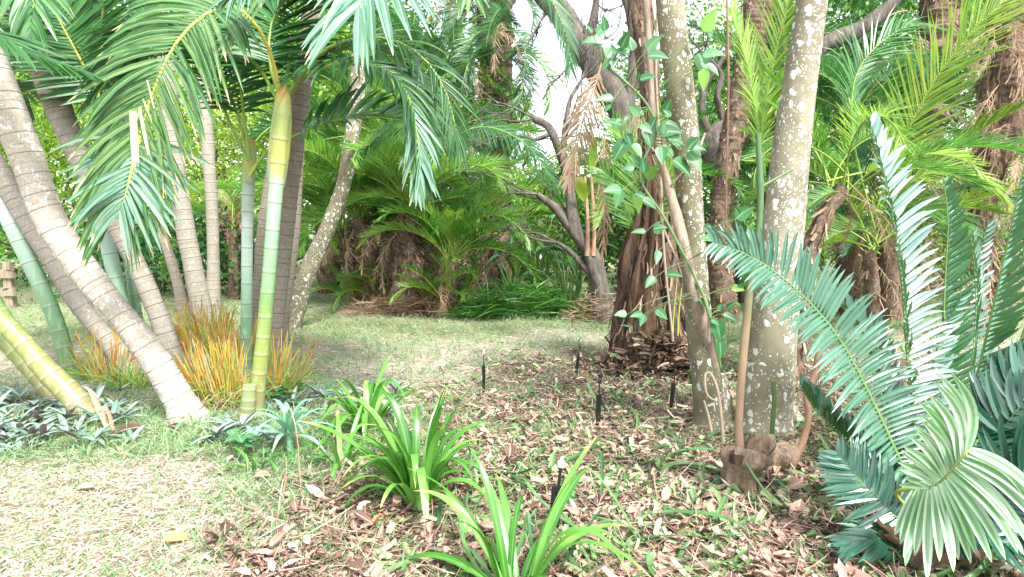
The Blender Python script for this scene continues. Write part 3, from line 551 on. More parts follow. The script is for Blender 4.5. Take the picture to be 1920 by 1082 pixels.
strand([(1262, 640, 5, .5), (1245, 470, 5, .5), (1238, 300, 5, .5), (1230, 120, 5, .5), (1236, -50, 5, .5)], YL, M['twig'], 'hanging_vine', 'pale hanging vine in front of the peeling trunk', 'vine', seed=7)
# ================================================================== PALM FROND PROTOTYPES (shared by many crowns)
class Proto: pass
def make_proto(L, el0, curve, n, ll, lw, ang, vee, droop, seed, segs=3, fold=0, jit=.12, r0=.014, shape='needle', bare=.02, start=.22):
    # grows from the origin along +Y, rising; gravity bends it in the YZ plane
    k = 14; P = [np.zeros(3)]; a = 0.
    for i in range(k):
        a = -curve * ((i + 1) / k) ** 1.3; P.append(P[-1] + np.array([.02 * math.sin(i * .5 + seed), math.cos(a), math.sin(a)]) * L / k)
    A, B = frond_mesh(P, (0, 0, 1), n, ll, lw, ang, vee, droop, start, r0, segs, fold, jit=jit, shape=shape, seed=seed, bare=bare)
    p = Proto(); p.leaf = A; p.rach = B; p.cache = {}; return p
def pmesh(p, ml, mr):
    key = (ml.name, mr.name)
    if key not in p.cache: p.cache[key] = (p.leaf.mesh('frond', ml), p.rach.mesh('rachis', mr, smooth=True))
    return p.cache[key]
DATE = [make_proto(2.3, 0, c, 90, .44, .017, (56, 26), 30, .12, 40 + i, jit=.1, r0=.016) for i, c in enumerate((.7, 1.2, 1.7, 2.2))]
DEAD = [make_proto(1.9, 0, c, 50, .32, .013, (45, 20), 0, 1.3, 50 + i, jit=.3, r0=.012, bare=.2) for i, c in enumerate((.8, 1.4))]
CANE = [make_proto(2.2, 0, c, 40, .5, .032, (68, 30), 12, .7, 60 + i, 4, .3, .1, .014, 'lance') for i, c in enumerate((.9, 1.5, 2.1))]
def place_frond(parent, proto, at, az, el, roll, scale, ml, mr, nm='frond', label=None):
    a, b = pmesh(proto, ml, mr)
    o = link(nm, a, parent); r = link('rachis', b, o)
    dr = Vector((math.sin(az) * math.cos(el), math.cos(az) * math.cos(el), math.sin(el)))
    Mx = Matrix.Rotation(-az, 4, 'Z') @ Matrix.Rotation(el, 4, 'X') @ Matrix.Rotation(roll, 4, 'Y')
    off = Vector(at) - Vector(parent.get('_o', (0, 0, 0)))
    o.matrix_local = Matrix.Translation(off) @ Mx @ Matrix.Scale(scale, 4)
    if label: o['label'] = label
    return o
def crown(parent, at, n, scale, seed, protos=DATE, ml=None, mr=None, el=(5, 85), az=(0, 360), dead=0, spread=.05, open_front=False):
    g = np.random.RandomState(seed); at = np.array(at)
    for k in range(n):
        e = R(el[0] + (el[1] - el[0]) * ((k + .5) / n) ** .8); A = R(az[0] + (az[1] - az[0]) * ((k * .618034 + g.uniform(-.05, .05)) % 1))
        if open_front and e < R(50) and abs((math.degrees(A) % 360) - 180) < 62: continue
        pi = min(len(protos) - 1, int(g.rand() * len(protos)))
        place_frond(parent, protos[pi], at + g.randn(3) * spread, A, e, g.uniform(-.5, .5), scale * g.uniform(.8, 1.15), ml or M['date_leaf'], mr or M['rachis'])
    for k in range(dead):
        place_frond(parent, DEAD[k % 2], at + g.randn(3) * spread, R(g.uniform(0, 360)), R(g.uniform(-65, -20)), g.uniform(-1, 1), scale * g.uniform(.6, .9), M['dead_leaf'], M['rachis_dead'], 'dead_frond')
def boots(parent, P, Rr, n, L, w, seed, mat=None, up=.8, name='frond_stubs'):
    g = np.random.RandomState(seed); X = spline(np.c_[np.array(P), np.array(Rr)], 60); mb = MB()
    i = g.randint(2, 58, n); T = nz(np.gradient(X[:, :3], axis=0))[i]; u = rand_unit(n, g); u = nz(u - T * (u * T).sum(1, keepdims=True))
    blades(mb, X[i, :3] + u * X[i, 3:4] * .85, u * .5 + T * g.uniform(-1.2, up, (n, 1)), u + T * .2, g.uniform(.5, 1.2, n) * L, g.uniform(.5, 1.3, n) * w, (0, 0, -.5), 3, .4, 'cut', rnd=g.rand(n))
    part(name, mb, mat or M['dead_leaf'], parent)['kind'] = 'stuff'
def date_palm(label, pts, crown_px, nf, scale, seed, trunk_mat='fibre', ml=None, el=(-5, 85), dead=3, group=None, az=(0, 360), stubs=360, cat='palm', topY=0):
    P, Rr = path_px(pts); o = thing('palm_tree', label, cat, P[1].copy(), group)
    mb = MB(); tube(mb, P, Rr, .05, 16, .09, .12, .16, seed=seed, lumpf=(5, 10)); part('trunk', mb, M[trunk_mat], o, True)
    if stubs: boots(o, P, Rr, stubs, .17, .03, seed, M['bracken'] if 100 < seed < 108 else None)
    top = P[-1]; crown(o, top, nf, scale, seed, ml=M[ml] if ml else None, el=el, dead=dead, az=az, open_front=100 < seed < 108)
    return o
GD = 'feathery date palms of the central clump'
date_palm('feathery palm with the darkest thick trunk in the middle of the central clump', [(762, 588, 76), (764, 540, 66), (766, 480, 54), (768, 420, 40), (768, 392, 36)], None, 40, .95, 101, group=GD, dead=7, el=(12, 88), stubs=900)
date_palm('feathery palm leaning left on the left side of the central clump', [(714, 578, 46), (700, 520, 42), (684, 450, 38), (672, 410, 30)], None, 24, .85, 102, group=GD, dead=3, el=(15, 85))
date_palm('feathery palm at the left end of the central clump with pale cut frond bases', [(690, 572, 34), (668, 520, 30), (650, 470, 28), (640, 430, 24)], None, 22, .85, 103, group=GD, dead=2, el=(10, 85))
p104 = date_palm('bushy light green feathery palm at the right end of the central clump', [(824, 590, 64), (830, 560, 56), (838, 520, 44), (846, 490, 30)], None, 30, .75, 104, group=GD, el=(18, 88), dead=4, stubs=600)
date_palm('low light green palm behind the right end of the central clump', [(900, 552, 40), (905, 500, 36), (910, 440, 28)], None, 28, 1.05, 105, group=GD, dead=2, ml='date_leaf')
date_palm('feathery palm behind the central clump, its fronds arching over it', [(742, 560, 50), (736, 440, 44), (728, 320, 36), (722, 260, 34)], None, 34, 1.15, 106, group=GD, dead=4, el=(-25, 85), ml='date_dark', stubs=120)
date_palm('large palm behind the speckled leaning trunk, fronds reaching over the lawn', [(620, 548, 44), (612, 460, 40), (606, 380, 34)], None, 20, 1.0, 107, group=GD, dead=2)
date_palm('tall dark palm crowning the view above the central clump', [(800, 540, 40), (808, 380, 38), (815, 240, 36), (820, 150, 34)], None, 26, 1.0, 108, group=GD, dead=4, el=(-40, 85), ml='date_dark', stubs=80, az=(150, 380))
for px_, py_, sc_, n_, sd_ in ((838, 592, .5, 9, 1), (810, 590, .4, 7, 2), (705, 580, .45, 9, 3), (735, 582, .4, 7, 4), (670, 572, .5, 8, 5), (860, 590, .45, 8, 6)):
    b_ = G(px_, py_); o_ = thing('palm_shoots', ['', 'upright palm suckers at the right foot of the central clump', 'short palm suckers in front of the darkest trunk of the clump', 'palm suckers at the left foot of the central clump', 'thin palm suckers between the left and middle trunks of the clump', 'spreading palm suckers at the far left foot of the clump', 'outermost palm suckers beside the pile of cut fronds'][sd_], 'palm suckers', b_, 'palm suckers round the central clump')
    crown(o_, b_ + (0, 0, .02), n_, sc_, 200 + sd_, el=(48, 88), mr=M['rachis_gold'], spread=.08)
# column-like palm with stacked drooping fronds
colp = date_palm('tall shaggy palm with drooping fronds stacked down its column left of the sky gap', [(935, 545, 40), (935, 420, 40), (934, 300, 44), (930, 180, 56), (928, 60, 64), (926, -60, 60)], None, 16, .8, 109, dead=6, el=(-60, 60), ml='date_dark', stubs=300, az=(150, 370))
frond(colp, [W(830, 320, 8), W(850, 262, 7.8), (W(910, 238, 7.6)), W(985, 270, 7.5), W(1045, 350, 7.5)], M['date_dark'], M['rachis'], N=(.2, -.5, .8), n=80, L=.5, w=.02, ang=(70, 30), vee=0, droop=.8, start=.1, shape='needle', fold=0, segs=4, seed=78)
frond(colp, [W(840, 300, 8.5), W(790, 240, 8.3), (W(730, 240, 8.2)), W(670, 290, 8.1)], M['date_dark'], M['rachis'], N=(-.2, -.5, .8), n=80, L=.5, w=.02, ang=(70, 30), vee=0, droop=.8, start=.1, shape='needle', fold=0, segs=4, seed=79)
g_ = np.random.RandomState(4); Yc = G(935, 545)[1]
for k in range(44):
    at = W(g_.uniform(890, 955), -40 + k * 7, Yc - .3); az = g_.uniform(120, 300)
    place_frond(colp, DATE[3] if k % 4 else DEAD[1], at, R(az), R(g_.uniform(-30, 30)), g_.uniform(-.4, .4), g_.uniform(.7, 1.), M['date_leaf'] if k % 4 == 1 else M['date_dark'] if k % 4 else M['dead_leaf'], M['rachis'], 'frond' if k % 4 else 'dead_frond')
# right side palms
GRt = 'feathery palms crowding the right background'
date_palm('bright green palm fanning out between the sky gap and the white speckled trunk', [(1196, 588, 40), (1192, 520, 36), (1190, 440, 30), (1190, 390, 26)], None, 16, .75, 111, group=GRt, dead=2, el=(10, 88), stubs=60)
date_palm('dark palm filling the space right of the stoutest pale trunk', [(1590, 590, 44), (1592, 460, 42), (1596, 330, 40), (1600, 240, 36)], None, 30, .92, 112, group=GRt, el=(-40, 85), ml='date_dark', dead=4, stubs=90)
date_palm('dark green palm rising beyond the shaggy trunk at the top', [(1440, 560, 40), (1440, 400, 40), (1438, 260, 38), (1436, 170, 34)], None, 26, .95, 113, group=GRt, el=(-40, 85), ml='date_dark', dead=3, stubs=60)
date_palm('palm with the mid green crown low behind the folded cycad fronds', [(1670, 600, 44), (1668, 520, 40), (1660, 430, 34), (1655, 400, 30)], None, 22, .85, 114, group=GRt, el=(-10, 85), dead=4, stubs=100, ml='date_dark')
for k, (x0, y0, az, el_, s) in enumerate([(1720, 60, 200, -30, .7), (1745, 40, 180, -60, .6), (1790, 50, 150, -50, .7), (1800, 30, 120, -45, .7), (1700, 20, 250, -10, .9), (1770, -10, 90, 10, .9), (1740, -20, 230, 30, 1.), (1760, 10, 170, -70, .7)]):
    place_frond(rr6, DEAD[k % 2] if k in (0, 1, 2, 3, 7) else DATE[2], W(x0, y0, G(1720, 560)[1] - .15), R(az), R(el_), 0, s, M['dead_leaf'] if k in (0, 1, 2, 3, 7) else M['date_dark'], M['rachis_dead'], 'dead_frond' if k in (0, 1, 2, 3, 7) else 'frond')
g_ = np.random.RandomState(9)
for k in range(26):
    place_frond(rr5, DEAD[k % 2], W(g_.uniform(1850, 1915), g_.uniform(20, 320), G(1828, 640)[1] - .1), R(g_.uniform(90, 290)), R(g_.uniform(-70, 0)), g_.uniform(-1, 1), g_.uniform(.35, .6), M['dead_leaf'], M['rachis_dead'], 'dead_frond')
# lime frond thrusting up to the top right, belongs to a low palm
lp = date_palm('lime green palm with long fronds raking up to the right corner', [(1640, 640, 30), (1636, 560, 28), (1630, 470, 26)], None, 8, .8, 115, group=GRt, el=(20, 70), dead=1, ml='date_lime', stubs=40)
YY = 5.6
frond(lp, [W(1640, 400, 6.2), W(1690, 270, 6), W(1760, 140, 5.8), W(1850, 30, 5.6), W(1960, -50, 5.5)], M['date_lime'], M['rachis'], N=(-.3, -.8, .5), n=70, L=.62, w=.018, ang=(38, 25), vee=12, droop=.25, start=.15, shape='needle', fold=0, segs=4, seed=71)
frond(lp, [W(1650, 420, 6.2), W(1700, 350, 6), W(1770, 320, 5.8), W(1850, 340, 5.7), W(1890, 380, 5.7)], M['date_lime'], M['rachis'], N=(0, -.5, .8), n=60, L=.4, w=.018, ang=(50, 25), vee=0, droop=.4, start=.15, shape='needle', fold=0, segs=4, seed=72)
frond(lp, [W(1640, 430, 6.2), W(1600, 260, 6), W(1610, 130, 6), W(1700, 50, 6), W(1790, 60, 6)], M['date_dark'], M['rachis'], N=(.3, -.5, .8), n=70, L=.5, w=.018, ang=(50, 25), vee=0, droop=.6, start=.15, shape='needle', fold=0, segs=4, seed=73)
frond(lp, [W(1640, 440, 6.2), W(1700, 390, 6), W(1780, 400, 5.8), W(1830, 440, 5.7)], M['date_leaf'], M['rachis'], N=(0, -.5, .8), n=60, L=.4, w=.018, ang=(55, 25), vee=0, droop=.4, start=.15, shape='needle', fold=0, segs=4, seed=74)
lq = date_palm('young lime palm with upright fronds just left of the stoutest pale trunk', [(1424, 640, 16), (1424, 560, 14), (1424, 420, 12), (1424, 300, 10)], None, 2, .3, 116, group=GRt, el=(60, 80), dead=0, ml='date_lime', stubs=0)
frond(lq, [W(1424, 300, 6), W(1430, 220, 6), W(1452, 110, 5.9), W(1480, 0, 5.8), W(1500, -80, 5.8)], M['date_lime'], M['rachis'], N=(-.5, -.8, .3), n=60, L=.5, w=.018, ang=(40, 25), vee=10, droop=.2, start=.1, shape='needle', fold=0, segs=4, seed=75)
frond(lq, [W(1424, 300, 6), W(1418, 220, 6), W(1400, 120, 5.9), W(1370, 20, 5.8)], M['date_leaf'], M['rachis'], N=(.5, -.8, .3), n=60, L=.4, w=.018, ang=(50, 25), vee=10, droop=.2, start=.1, shape='needle', fold=0, segs=4, seed=76)
crown(r4, P4[-1], 12, .55, 301, el=(-10, 85), dead=5)
# palms left background
date_palm('low feathery palm behind the slim green cane', [(440, 560, 22), (438, 500, 20), (436, 430, 18)], None, 14, .7, 117, dead=1, group=GD, ml='date_leaf', stubs=30)
# dead frond hanging in the gap, thing of its own
df = [W(1128, 118, 6.5), W(1116, 160, 6.5), W(1095, 220, 6.4), (W(1078, 290, 6.4)), W(1066, 340, 6.4)]
A, B = frond_mesh(df, (0, -1, .2), 46, .36, .018, (45, 18), 0, .9, .08, .012, 4, .3, jit=.15, shape='lance', seed=81)
hd = thing('dead_frond', 'large withered pinkish brown frond hanging in the sky gap', 'dead frond', df[0]); part('leaflets', A, M['dead_leaf'], hd); part('rachis', B, M['rachis_dead'], hd, True)
for k, (pa, lab) in enumerate([([(1200, 175, 6.6), (1196, 260, 6.6), (1188, 330, 6.6), (1192, 370, 6.6)], 'withered brown frond twisted down the peeling trunk'), ([(1134, 250, 7), (1130, 330, 7), (1134, 400, 7), (1130, 480, 7)], 'narrow grey dead frond hanging behind the yellow leaf')]):
    pp = [W(*q) for q in pa]; A, B = frond_mesh(pp, (0, -1, .2), 40, .24, .016, (30, 12), 0, 1.2, .05, .01, 4, .3, jit=.25, shape='lance', seed=82 + k)
    hd = thing('dead_frond', lab, 'dead frond', pp[0]); part('leaflets', A, M['dead_leaf'], hd); part('rachis', B, M['rachis_dead'], hd, True)

# ================================================================== LEFT CLUMP CROWNS
def shaft(o, pts, Y, mat=None, seed=0):
    P = [W(a, b, Y) for a, b, c in pts]; mb = MB(); tube(mb, P, [c / 2 * Y / F for a, b, c in pts], .02, 14, 0, 0, .03, seed=seed); part('crownshaft', mb, mat or M['shaft'], o, True)
Y7 = G(484, 782)[1]; Y6 = G(462, 708)[1]
shaft(cane7, [(518, 350, 30), (522, 300, 37), (527, 250, 38), (530, 205, 32), (531, 180, 26), (532, 165, 16)], Y7 - .01)
shaft(cane6, [(466, 345, 22), (468, 300, 24), (471, 275, 18), (472, 262, 12)], Y6 - .01, seed=2)
shaft(cane4, [(200, 320, 40), (205, 260, 44), (207, 215, 34), (208, 185, 22)], G(262, 690)[1] - .01, M['cane_white'], seed=3)
CL = dict(n=50, L=.56, w=.032, ang=(72, 32), vee=8, droop=.55, segs=6, fold=.3, jit=.06)
def cf(o, pts, ml='cane_leaf', mr='rachis', seed=0, label=None, **k):
    kk = dict(CL); kk.update(k); kk['seed'] = seed; kk.setdefault('r0', .016)
    return frond(o, [W(*p) for p in pts], M[ml], M[mr], label, **kk)
cf(cane7, [(530, 200, 4.3), (500, 80, 4.1), (445, 15, 3.95), (390, 25, 3.8), (335, 75, 3.7), (300, 140, 3.62), (272, 220, 3.58), (252, 300, 3.55), (232, 385, 3.55)], 'cane_mid', 'rachis_gold', 1, 'golden ribbed frond arching over to the left', N=(.1, -.85, .55), n=62, L=.6, w=.034, ang=(78, 25), vee=8, droop=.95, jit=.1, start=.26, prof=((0, .7), (.3, 1), (.6, .95), (.8, .9), (1, .75)), bare=.04)
cf(cane7, [(262, 255, 3.56), (252, 300, 3.54), (240, 350, 3.5), (226, 395, 3.5)], 'cane_blue', 'rachis_gold', 2, 'silvery drooping end of the arching frond', N=(0, -.9, .3), n=17, L=.46, w=.034, jit=.1, ang=(82, 30), vee=0, droop=.7, start=.05, prof=((0, 1), (.6, .9), (1, .6)))
cf(cane7, [(532, 200, 4.4), (560, 150, 4.3), (620, 122, 4.1), (680, 118, 3.95), (735, 140, 3.85), (770, 190, 3.8), (786, 260, 3.78), (792, 330, 3.78)], 'cane_leaf', 'rachis', 3, N=(0, -.25, 1), n=60, L=.4, w=.024, droop=1.1, ang=(70, 15), start=.12, jit=.12)
cf(cane7, [(765, 185, 3.8), (780, 240, 3.76), (788, 300, 3.75), (784, 350, 3.75)], 'cane_blue', 'rachis', 4, 'blue green drooping frond tip with torn brown edges', N=(.3, -.9, .2), n=16, L=.3, w=.022, ang=(40, 8), droop=1.1, start=0, vee=0, jit=.14)
cf(cane6, [(468, 330, 4.9), (500, 285, 4.9), (545, 258, 4.85), (620, 228, 4.8), (690, 220, 4.8), (760, 228, 4.8), (830, 260, 4.8)], 'cane_leaf', 'rachis', 5, N=(.1, -.5, .8), n=44, L=.42, w=.03, vee=25, droop=.5, start=.35, ang=(70, 25), jit=.12)
cf(cane7, [(536, 190, 4.3), (600, 100, 4.2), (690, 70, 4.1), (770, 90, 4.05), (825, 150, 4), (850, 220, 4), (862, 290, 4)], 'cane_leaf', 'rachis', 6, N=(0, -.5, .8), n=46, L=.36, w=.017, ang=(62, 15), droop=1.1, start=.3, bare=.2, jit=.12)
cf(cane7, [(530, 195, 4.4), (505, 110, 4.5), (520, 20, 4.6), (600, -60, 4.6), (720, -100, 4.6)], seed=7, N=(0, -.2, 1), n=60, w=.036, L=.6)
cf(cane7, [(526, 200, 4.5), (480, 120, 4.6), (410, 80, 4.7), (330, 70, 4.8), (240, 110, 4.9), (180, 180, 4.9)], seed=8, N=(0, -.3, 1), n=60, L=.58, w=.036, start=.15)
cf(cane6, [(470, 300, 5), (455, 200, 5), (452, 110, 5.1), (490, 30, 5.1), (570, 0, 5.1), (650, 30, 5.1)], seed=9, N=(0, -.2, 1), n=50, L=.55, w=.034)
cf(cane6, [(468, 300, 5), (440, 200, 5), (400, 110, 5), (340, 60, 5), (260, 60, 5), (190, 120, 5)], seed=10, N=(0, -.2, 1), n=50, L=.55, w=.034)
cf(cane6, [(466, 300, 5), (430, 230, 5), (405, 150, 4.9), (390, 40, 4.9), (395, -80, 4.8)], 'cane_leaf', 'rachis', 11, N=(0, -.6, .6), n=36, L=.5, w=.034, start=.5)
cf(cane7, [(536, 180, 4.6), (590, 120, 4.8), (660, 90, 4.9), (740, 110, 5), (800, 170, 5)], seed=12, N=(0, -.2, 1), n=50, L=.55, w=.034, start=.15)
cf(cane7, [(532, 180, 4.6), (550, 60, 4.8), (560, -40, 4.9), (640, -120, 5)], seed=13, N=(0, -.5, .8), n=50, L=.55, w=.034, start=.15)
for k, pts in enumerate([[(206, 215, 5.4), (190, 110, 5.3), (198, -20, 5.2), (230, -160, 5.1)], [(204, 215, 5.4), (150, 110, 5.2), (95, 10, 5.1), (30, -100, 5)], [(206, 215, 5.4), (175, 120, 5.4), (140, 0, 5.4), (110, -140, 5.4)], [(208, 215, 5.4), (240, 100, 5.5), (300, 0, 5.5), (380, -80, 5.5)], [(204, 220, 5.4), (140, 180, 5.6), (60, 170, 5.8), (-40, 230, 5.9)], [(204, 215, 5.5), (150, 140, 5.7), (60, 100, 5.9), (-60, 130, 5.9)]]):
    cf(cane4, pts, mr='rachis_gold' if k < 2 else 'rachis', seed=20 + k, N=(0, -.6 if k < 4 else -.1, .8), n=44, L=.58, w=.042, start=.12, droop=.25 if k < 4 else .6, ang=(80, 35))
# fronds hanging from the tall crowns above the picture
cf(t13, [(600, -250, 4.9), (720, -260, 4.2), (740, -150, 3.6), (715, -60, 3.2), (672, 15, 3.05)], 'cane_blue', 'rachis', 31, 'broad pale frond tip hanging down from above', N=(-.1, -.75, .6), n=36, L=.56, w=.046, ang=(85, 25), vee=0, droop=.8, start=.45, prof=((0, 1), (.7, 1), (1, .75)))
cf(t13, [(600, -250, 4.9), (620, -190, 4.2), (560, -110, 3.8), (500, -60, 3.6), (440, -10, 3.5)], 'cane_blue', 'rachis', 32, N=(0, -.5, .8), n=36, L=.42, w=.036, ang=(70, 25), vee=0, droop=1.1, start=.4)
cf(t13, [(600, -250, 5), (760, -200, 4.6), (850, -100, 4.3), (880, -20, 4.2)], 'cane_mid', 'rachis', 33, N=(0, -.5, .8), n=44, L=.48, w=.032, ang=(60, 25), vee=0, droop=.9, start=.2)
cf(t15, [(690, -200, 6.2), (760, -150, 6), (900, -90, 5.7), (1010, -30, 5.6), (1060, 60, 5.5), (1070, 130, 5.5)], 'date_dark', 'rachis', 34, N=(0, -.5, .8), n=60, L=.4, w=.018, ang=(60, 20), vee=0, droop=.9, start=.2, fold=0, shape='needle')
cf(t2, [(-120, -400, 5), (-60, -250, 4.5), (20, -130, 4.1), (60, -20, 3.9), (60, 60, 3.8)], 'cane_leaf', 'rachis', 35, N=(0, -.5, .8), n=40, L=.5, w=.036, ang=(60, 25), vee=0, droop=.9, start=.3)
cf(t1, [(-150, -420, 4.2), (-160, -150, 3.8), (-90, 20, 3.6), (0, 70, 3.5), (80, 110, 3.5), (150, 135, 3.5)], 'cane_leaf', 'rachis', 36, N=(0, -.3, 1), n=30, L=.35, w=.03, ang=(45, 15), vee=0, droop=.3, start=.5)
# torn pale leaflets caught on the arching frond
mb = MB(); b = np.array([W(250, 208, 3.53), W(262, 205, 3.53), W(276, 150, 3.56), W(268, 185, 3.56), W(264, 200, 3.56)])
blades(mb, b, [(0, 0, -1), (.15, 0, -1), (.2, 0, -1), (.35, 0, -1), (-.35, 0, -.9)], (0, -1, 0), [.36, .27, .16, .15, .14], [.045, .02, .01, .01, .01], None, 6, .25, 'cut', rnd=[.9, .95, .8, .7, .9])
part('torn_leaflets', mb, leaf_mat('torn_pale_leaf', [(0, (.2, .3, .1)), (.6, (.3, .38, .18)), (1, (.5, .52, .33))], tip=(.6, .4, .3), tipw=.05, rough=.5), cane7)
# ================================================================== CYCAD (lower right)
cyb = G(1745, 1075); cyb = np.array([cyb[0], cyb[1], cyb[2]])
cy = thing('cycad', 'big glaucous cycad with arching stiff fronds filling the lower right', 'cycad', cyb)
mb = MB(); tube(mb, [cyb + (0, 0.1, -.1), cyb + (0, .1, .08), cyb + (0.02, .1, .2)], [.15, .15, .09], .02, 22, 0, 0, .15, seed=5); part('stem', mb, M['fibre'], cy, True)
mb = MB(); gg = np.random.RandomState(3); n = 90; az = gg.uniform(0, 6.28, n); hh = gg.uniform(0, .2, n)
blades(mb, cyb + np.c_[np.cos(az) * .13, .1 + np.sin(az) * .13, hh], np.c_[np.cos(az), np.sin(az), np.full(n, .9)], np.c_[np.cos(az), np.sin(az), np.full(n, -.3)], .1, .05, (0, 0, .3), 3, .3, 'oval', rnd=gg.rand(n) * .6); part('leaf_bases', mb, M['dead_leaf'], cy)
CB = cyb + np.array([0.02, .1, .18])
def cyf(pts, ml='cycad', mr='rachis_cycad', seed=0, label=None, root=True, **k):
    kk = dict(n=54, L=.22, w=.022, ang=(75, 45), vee=35, droop=.12, start=.22, r0=.011, segs=6, fold=.3, jit=.075, bare=.04, shape='lance', scurve=.5, prof=((0, .45), (.15, .9), (.4, 1), (.75, .85), (1, .35)))
    kk.update(k); P = [W(*p) for p in pts]; P = ([CB] if root else []) + P
    return frond(cy, P, M[ml], M[mr], label, seed=seed, **kk)
cyf([(1735, 960, 2.5), (1690, 870, 2.55), (1635, 750, 2.6), (1570, 630, 2.6), (1490, 540, 2.6), (1410, 482, 2.6), (1335, 455, 2.6)], seed=1, label='long frond arching out to the left over the pale trunk', N=(.15, -.95, .35), n=74, L=.24, w=.019, vee=16, droop=.55, start=.2, ang=(95, 50), scurve=.1, jit=.07)
cyf([(1725, 900, 2.8), (1712, 780, 2.9), (1700, 650, 2.95), (1690, 520, 3.), (1668, 380, 3.), (1645, 290, 3.), (1628, 235, 3.)], 'cycad_silver', seed=2, label='upright folded frond with silvery leaflets turned right', N=(.55, -.85, .1), n=80, L=.25, w=.023, vee=28, droop=.6, start=.18, scurve=.1, jit=.09)
cyf([(1765, 920, 3.), (1765, 800, 3.3), (1768, 660, 3.4), (1772, 520, 3.45), (1778, 420, 3.45), (1770, 345, 3.45)], 'cycad', seed=3, label='upright dark frond folded edge on behind the silvery one', N=(1, -.1, .1), n=70, L=.2, w=.024, vee=52, droop=.1, under=None) if False else \
cyf([(1765, 920, 3.), (1765, 800, 3.3), (1768, 660, 3.4), (1772, 520, 3.45), (1778, 420, 3.45), (1770, 345, 3.45)], 'cycad', seed=3, label='upright dark frond folded edge on behind the silvery one', N=(1, -.1, .1), n=70, L=.2, w=.024, vee=52, droop=.1)
cyf([(1790, 930, 2.7), (1800, 830, 2.9), (1838, 680, 3.), (1866, 560, 3.), (1895, 430, 3.), (1925, 290, 3.)], seed=4, label='frond leaning up and right at the picture edge', N=(1, -.35, .2), n=70, L=.22, w=.022, vee=25, droop=.1)
cyf([(1790, 950, 2.4), (1830, 830, 2.5), (1900, 740, 2.5), (1990, 650, 2.5)], 'cycad_dark', seed=5, N=(-.3, -.5, .8), n=44, L=.22, w=.03, vee=15)
cyf([(1700, 960, 2.6), (1640, 880, 2.7), (1580, 820, 2.75), (1530, 770, 2.75), (1498, 722, 2.75)], 'cycad_dark', seed=6, label='low dark frond reaching left over the litter', N=(.5, -.4, .8), n=46, L=.16, w=.022, vee=50, droop=0)
cyf([(1700, 990, 2.3), (1660, 950, 2.3), (1610, 900, 2.35), (1570, 850, 2.4)], 'cycad_dark', seed=7, N=(-.3, -.7, .5), n=34, L=.17, w=.02, vee=5, droop=.6)
cyf([(1720, 1010, 2.3), (1650, 1010, 2.25), (1590, 1020, 2.2)], 'cycad_dark', seed=8, N=(0, -.6, .8), n=18, L=.2, w=.022, vee=0, droop=.3, ang=(35, 10))
cyf([(1800, 1000, 2.25), (1860, 1010, 2.1), (1930, 1050, 2.05)], 'cycad_dark', seed=9, N=(0, -.4, 1), n=26, L=.22, w=.024, vee=10, droop=.4)
cyf([(1780, 880, 3.2), (1820, 700, 3.6), (1830, 560, 3.8), (1820, 440, 3.8)], 'cycad', seed=10, N=(.6, -.7, .2), n=60, L=.2, w=.02, vee=20)
cyf([(1850, 880, 2.5), (1880, 800, 2.45), (1950, 730, 2.4)], 'cycad_dark', seed=12, N=(-.6, -.7, .4), n=22, L=.26, w=.035, vee=10, droop=.3)
cyf([(1740, 880, 3.), (1740, 760, 3.2), (1760, 640, 3.3), (1800, 560, 3.3)], 'cycad', seed=13, N=(.4, -.8, .3), n=50, L=.2, w=.02, vee=10, droop=.3)
cyf([(1700, 900, 3.), (1640, 700, 3.3), (1600, 600, 3.4), (1560, 560, 3.4)], 'cycad_dark', seed=14, N=(.5, -.6, .5), n=50, L=.22, w=.024, vee=30, droop=.1)
cyf([(1810, 940, 2.6), (1850, 840, 2.7), (1885, 720, 2.8), (1930, 590, 2.8)], 'cycad_silver', seed=15, N=(.6, -.8, .2), n=60, L=.2, w=.02, vee=25, droop=.4, jit=.08)
cyf([(1760, 930, 3.4), (1790, 800, 3.8), (1800, 650, 4.), (1830, 500, 4.1), (1850, 420, 4.1)], 'cycad_dark', seed=16, N=(.3, -.9, .1), n=70, L=.24, w=.022, vee=20, droop=.3)
cyf([(1700, 930, 3.2), (1690, 820, 3.5), (1650, 700, 3.7), (1640, 600, 3.7)], 'cycad_dark', seed=17, N=(.3, -.9, .3), n=60, L=.24, w=.022, vee=20, droop=.3)
cyf([(1850, 960, 2.2), (1900, 900, 2.15), (1990, 860, 2.1)], 'cycad_dark', seed=18, N=(-.2, -.8, .6), n=40, L=.26, w=.026, vee=15, droop=.5)
# the pale curled frond in front: custom blades
RP = [W(1560 + 120, 925, 2.25), W(1735, 915, 2.1), W(1768, 900, 2.0), W(1792, 872, 1.93), W(1812, 848, 1.9), W(1822, 840, 1.9)]
c = spline(RP, 40); mbL = MB(); gg = np.random.RandomState(8)
nA = 22; tA = np.linspace(.42, .97, nA); i = (tA * 39).astype(int)
dA = nz(np.c_[np.linspace(-.9, .25, nA), np.linspace(-.3, 0, nA), np.linspace(.35, 1, nA)])
blades(mbL, c[i], dA + gg.randn(nA, 3) * .05, nz(np.c_[np.full(nA, -.3), np.full(nA, -1.), np.full(nA, .2)]), np.interp(tA, [.4, .6, 1], [.14, .24, .31]), .03, np.c_[np.linspace(-.3, -1.5, nA), np.full(nA, -.2), np.linspace(-.2, .0, nA)], 10, .3, 'lance', rnd=.4 + .5 * gg.rand(nA))
nB = 21; tB = np.linspace(.25, .99, nB); i = (tB * 39).astype(int)
dB = nz(np.c_[np.linspace(-.55, 1.1, nB), np.linspace(-.25, -.1, nB), np.linspace(-.75, -.25, nB)])
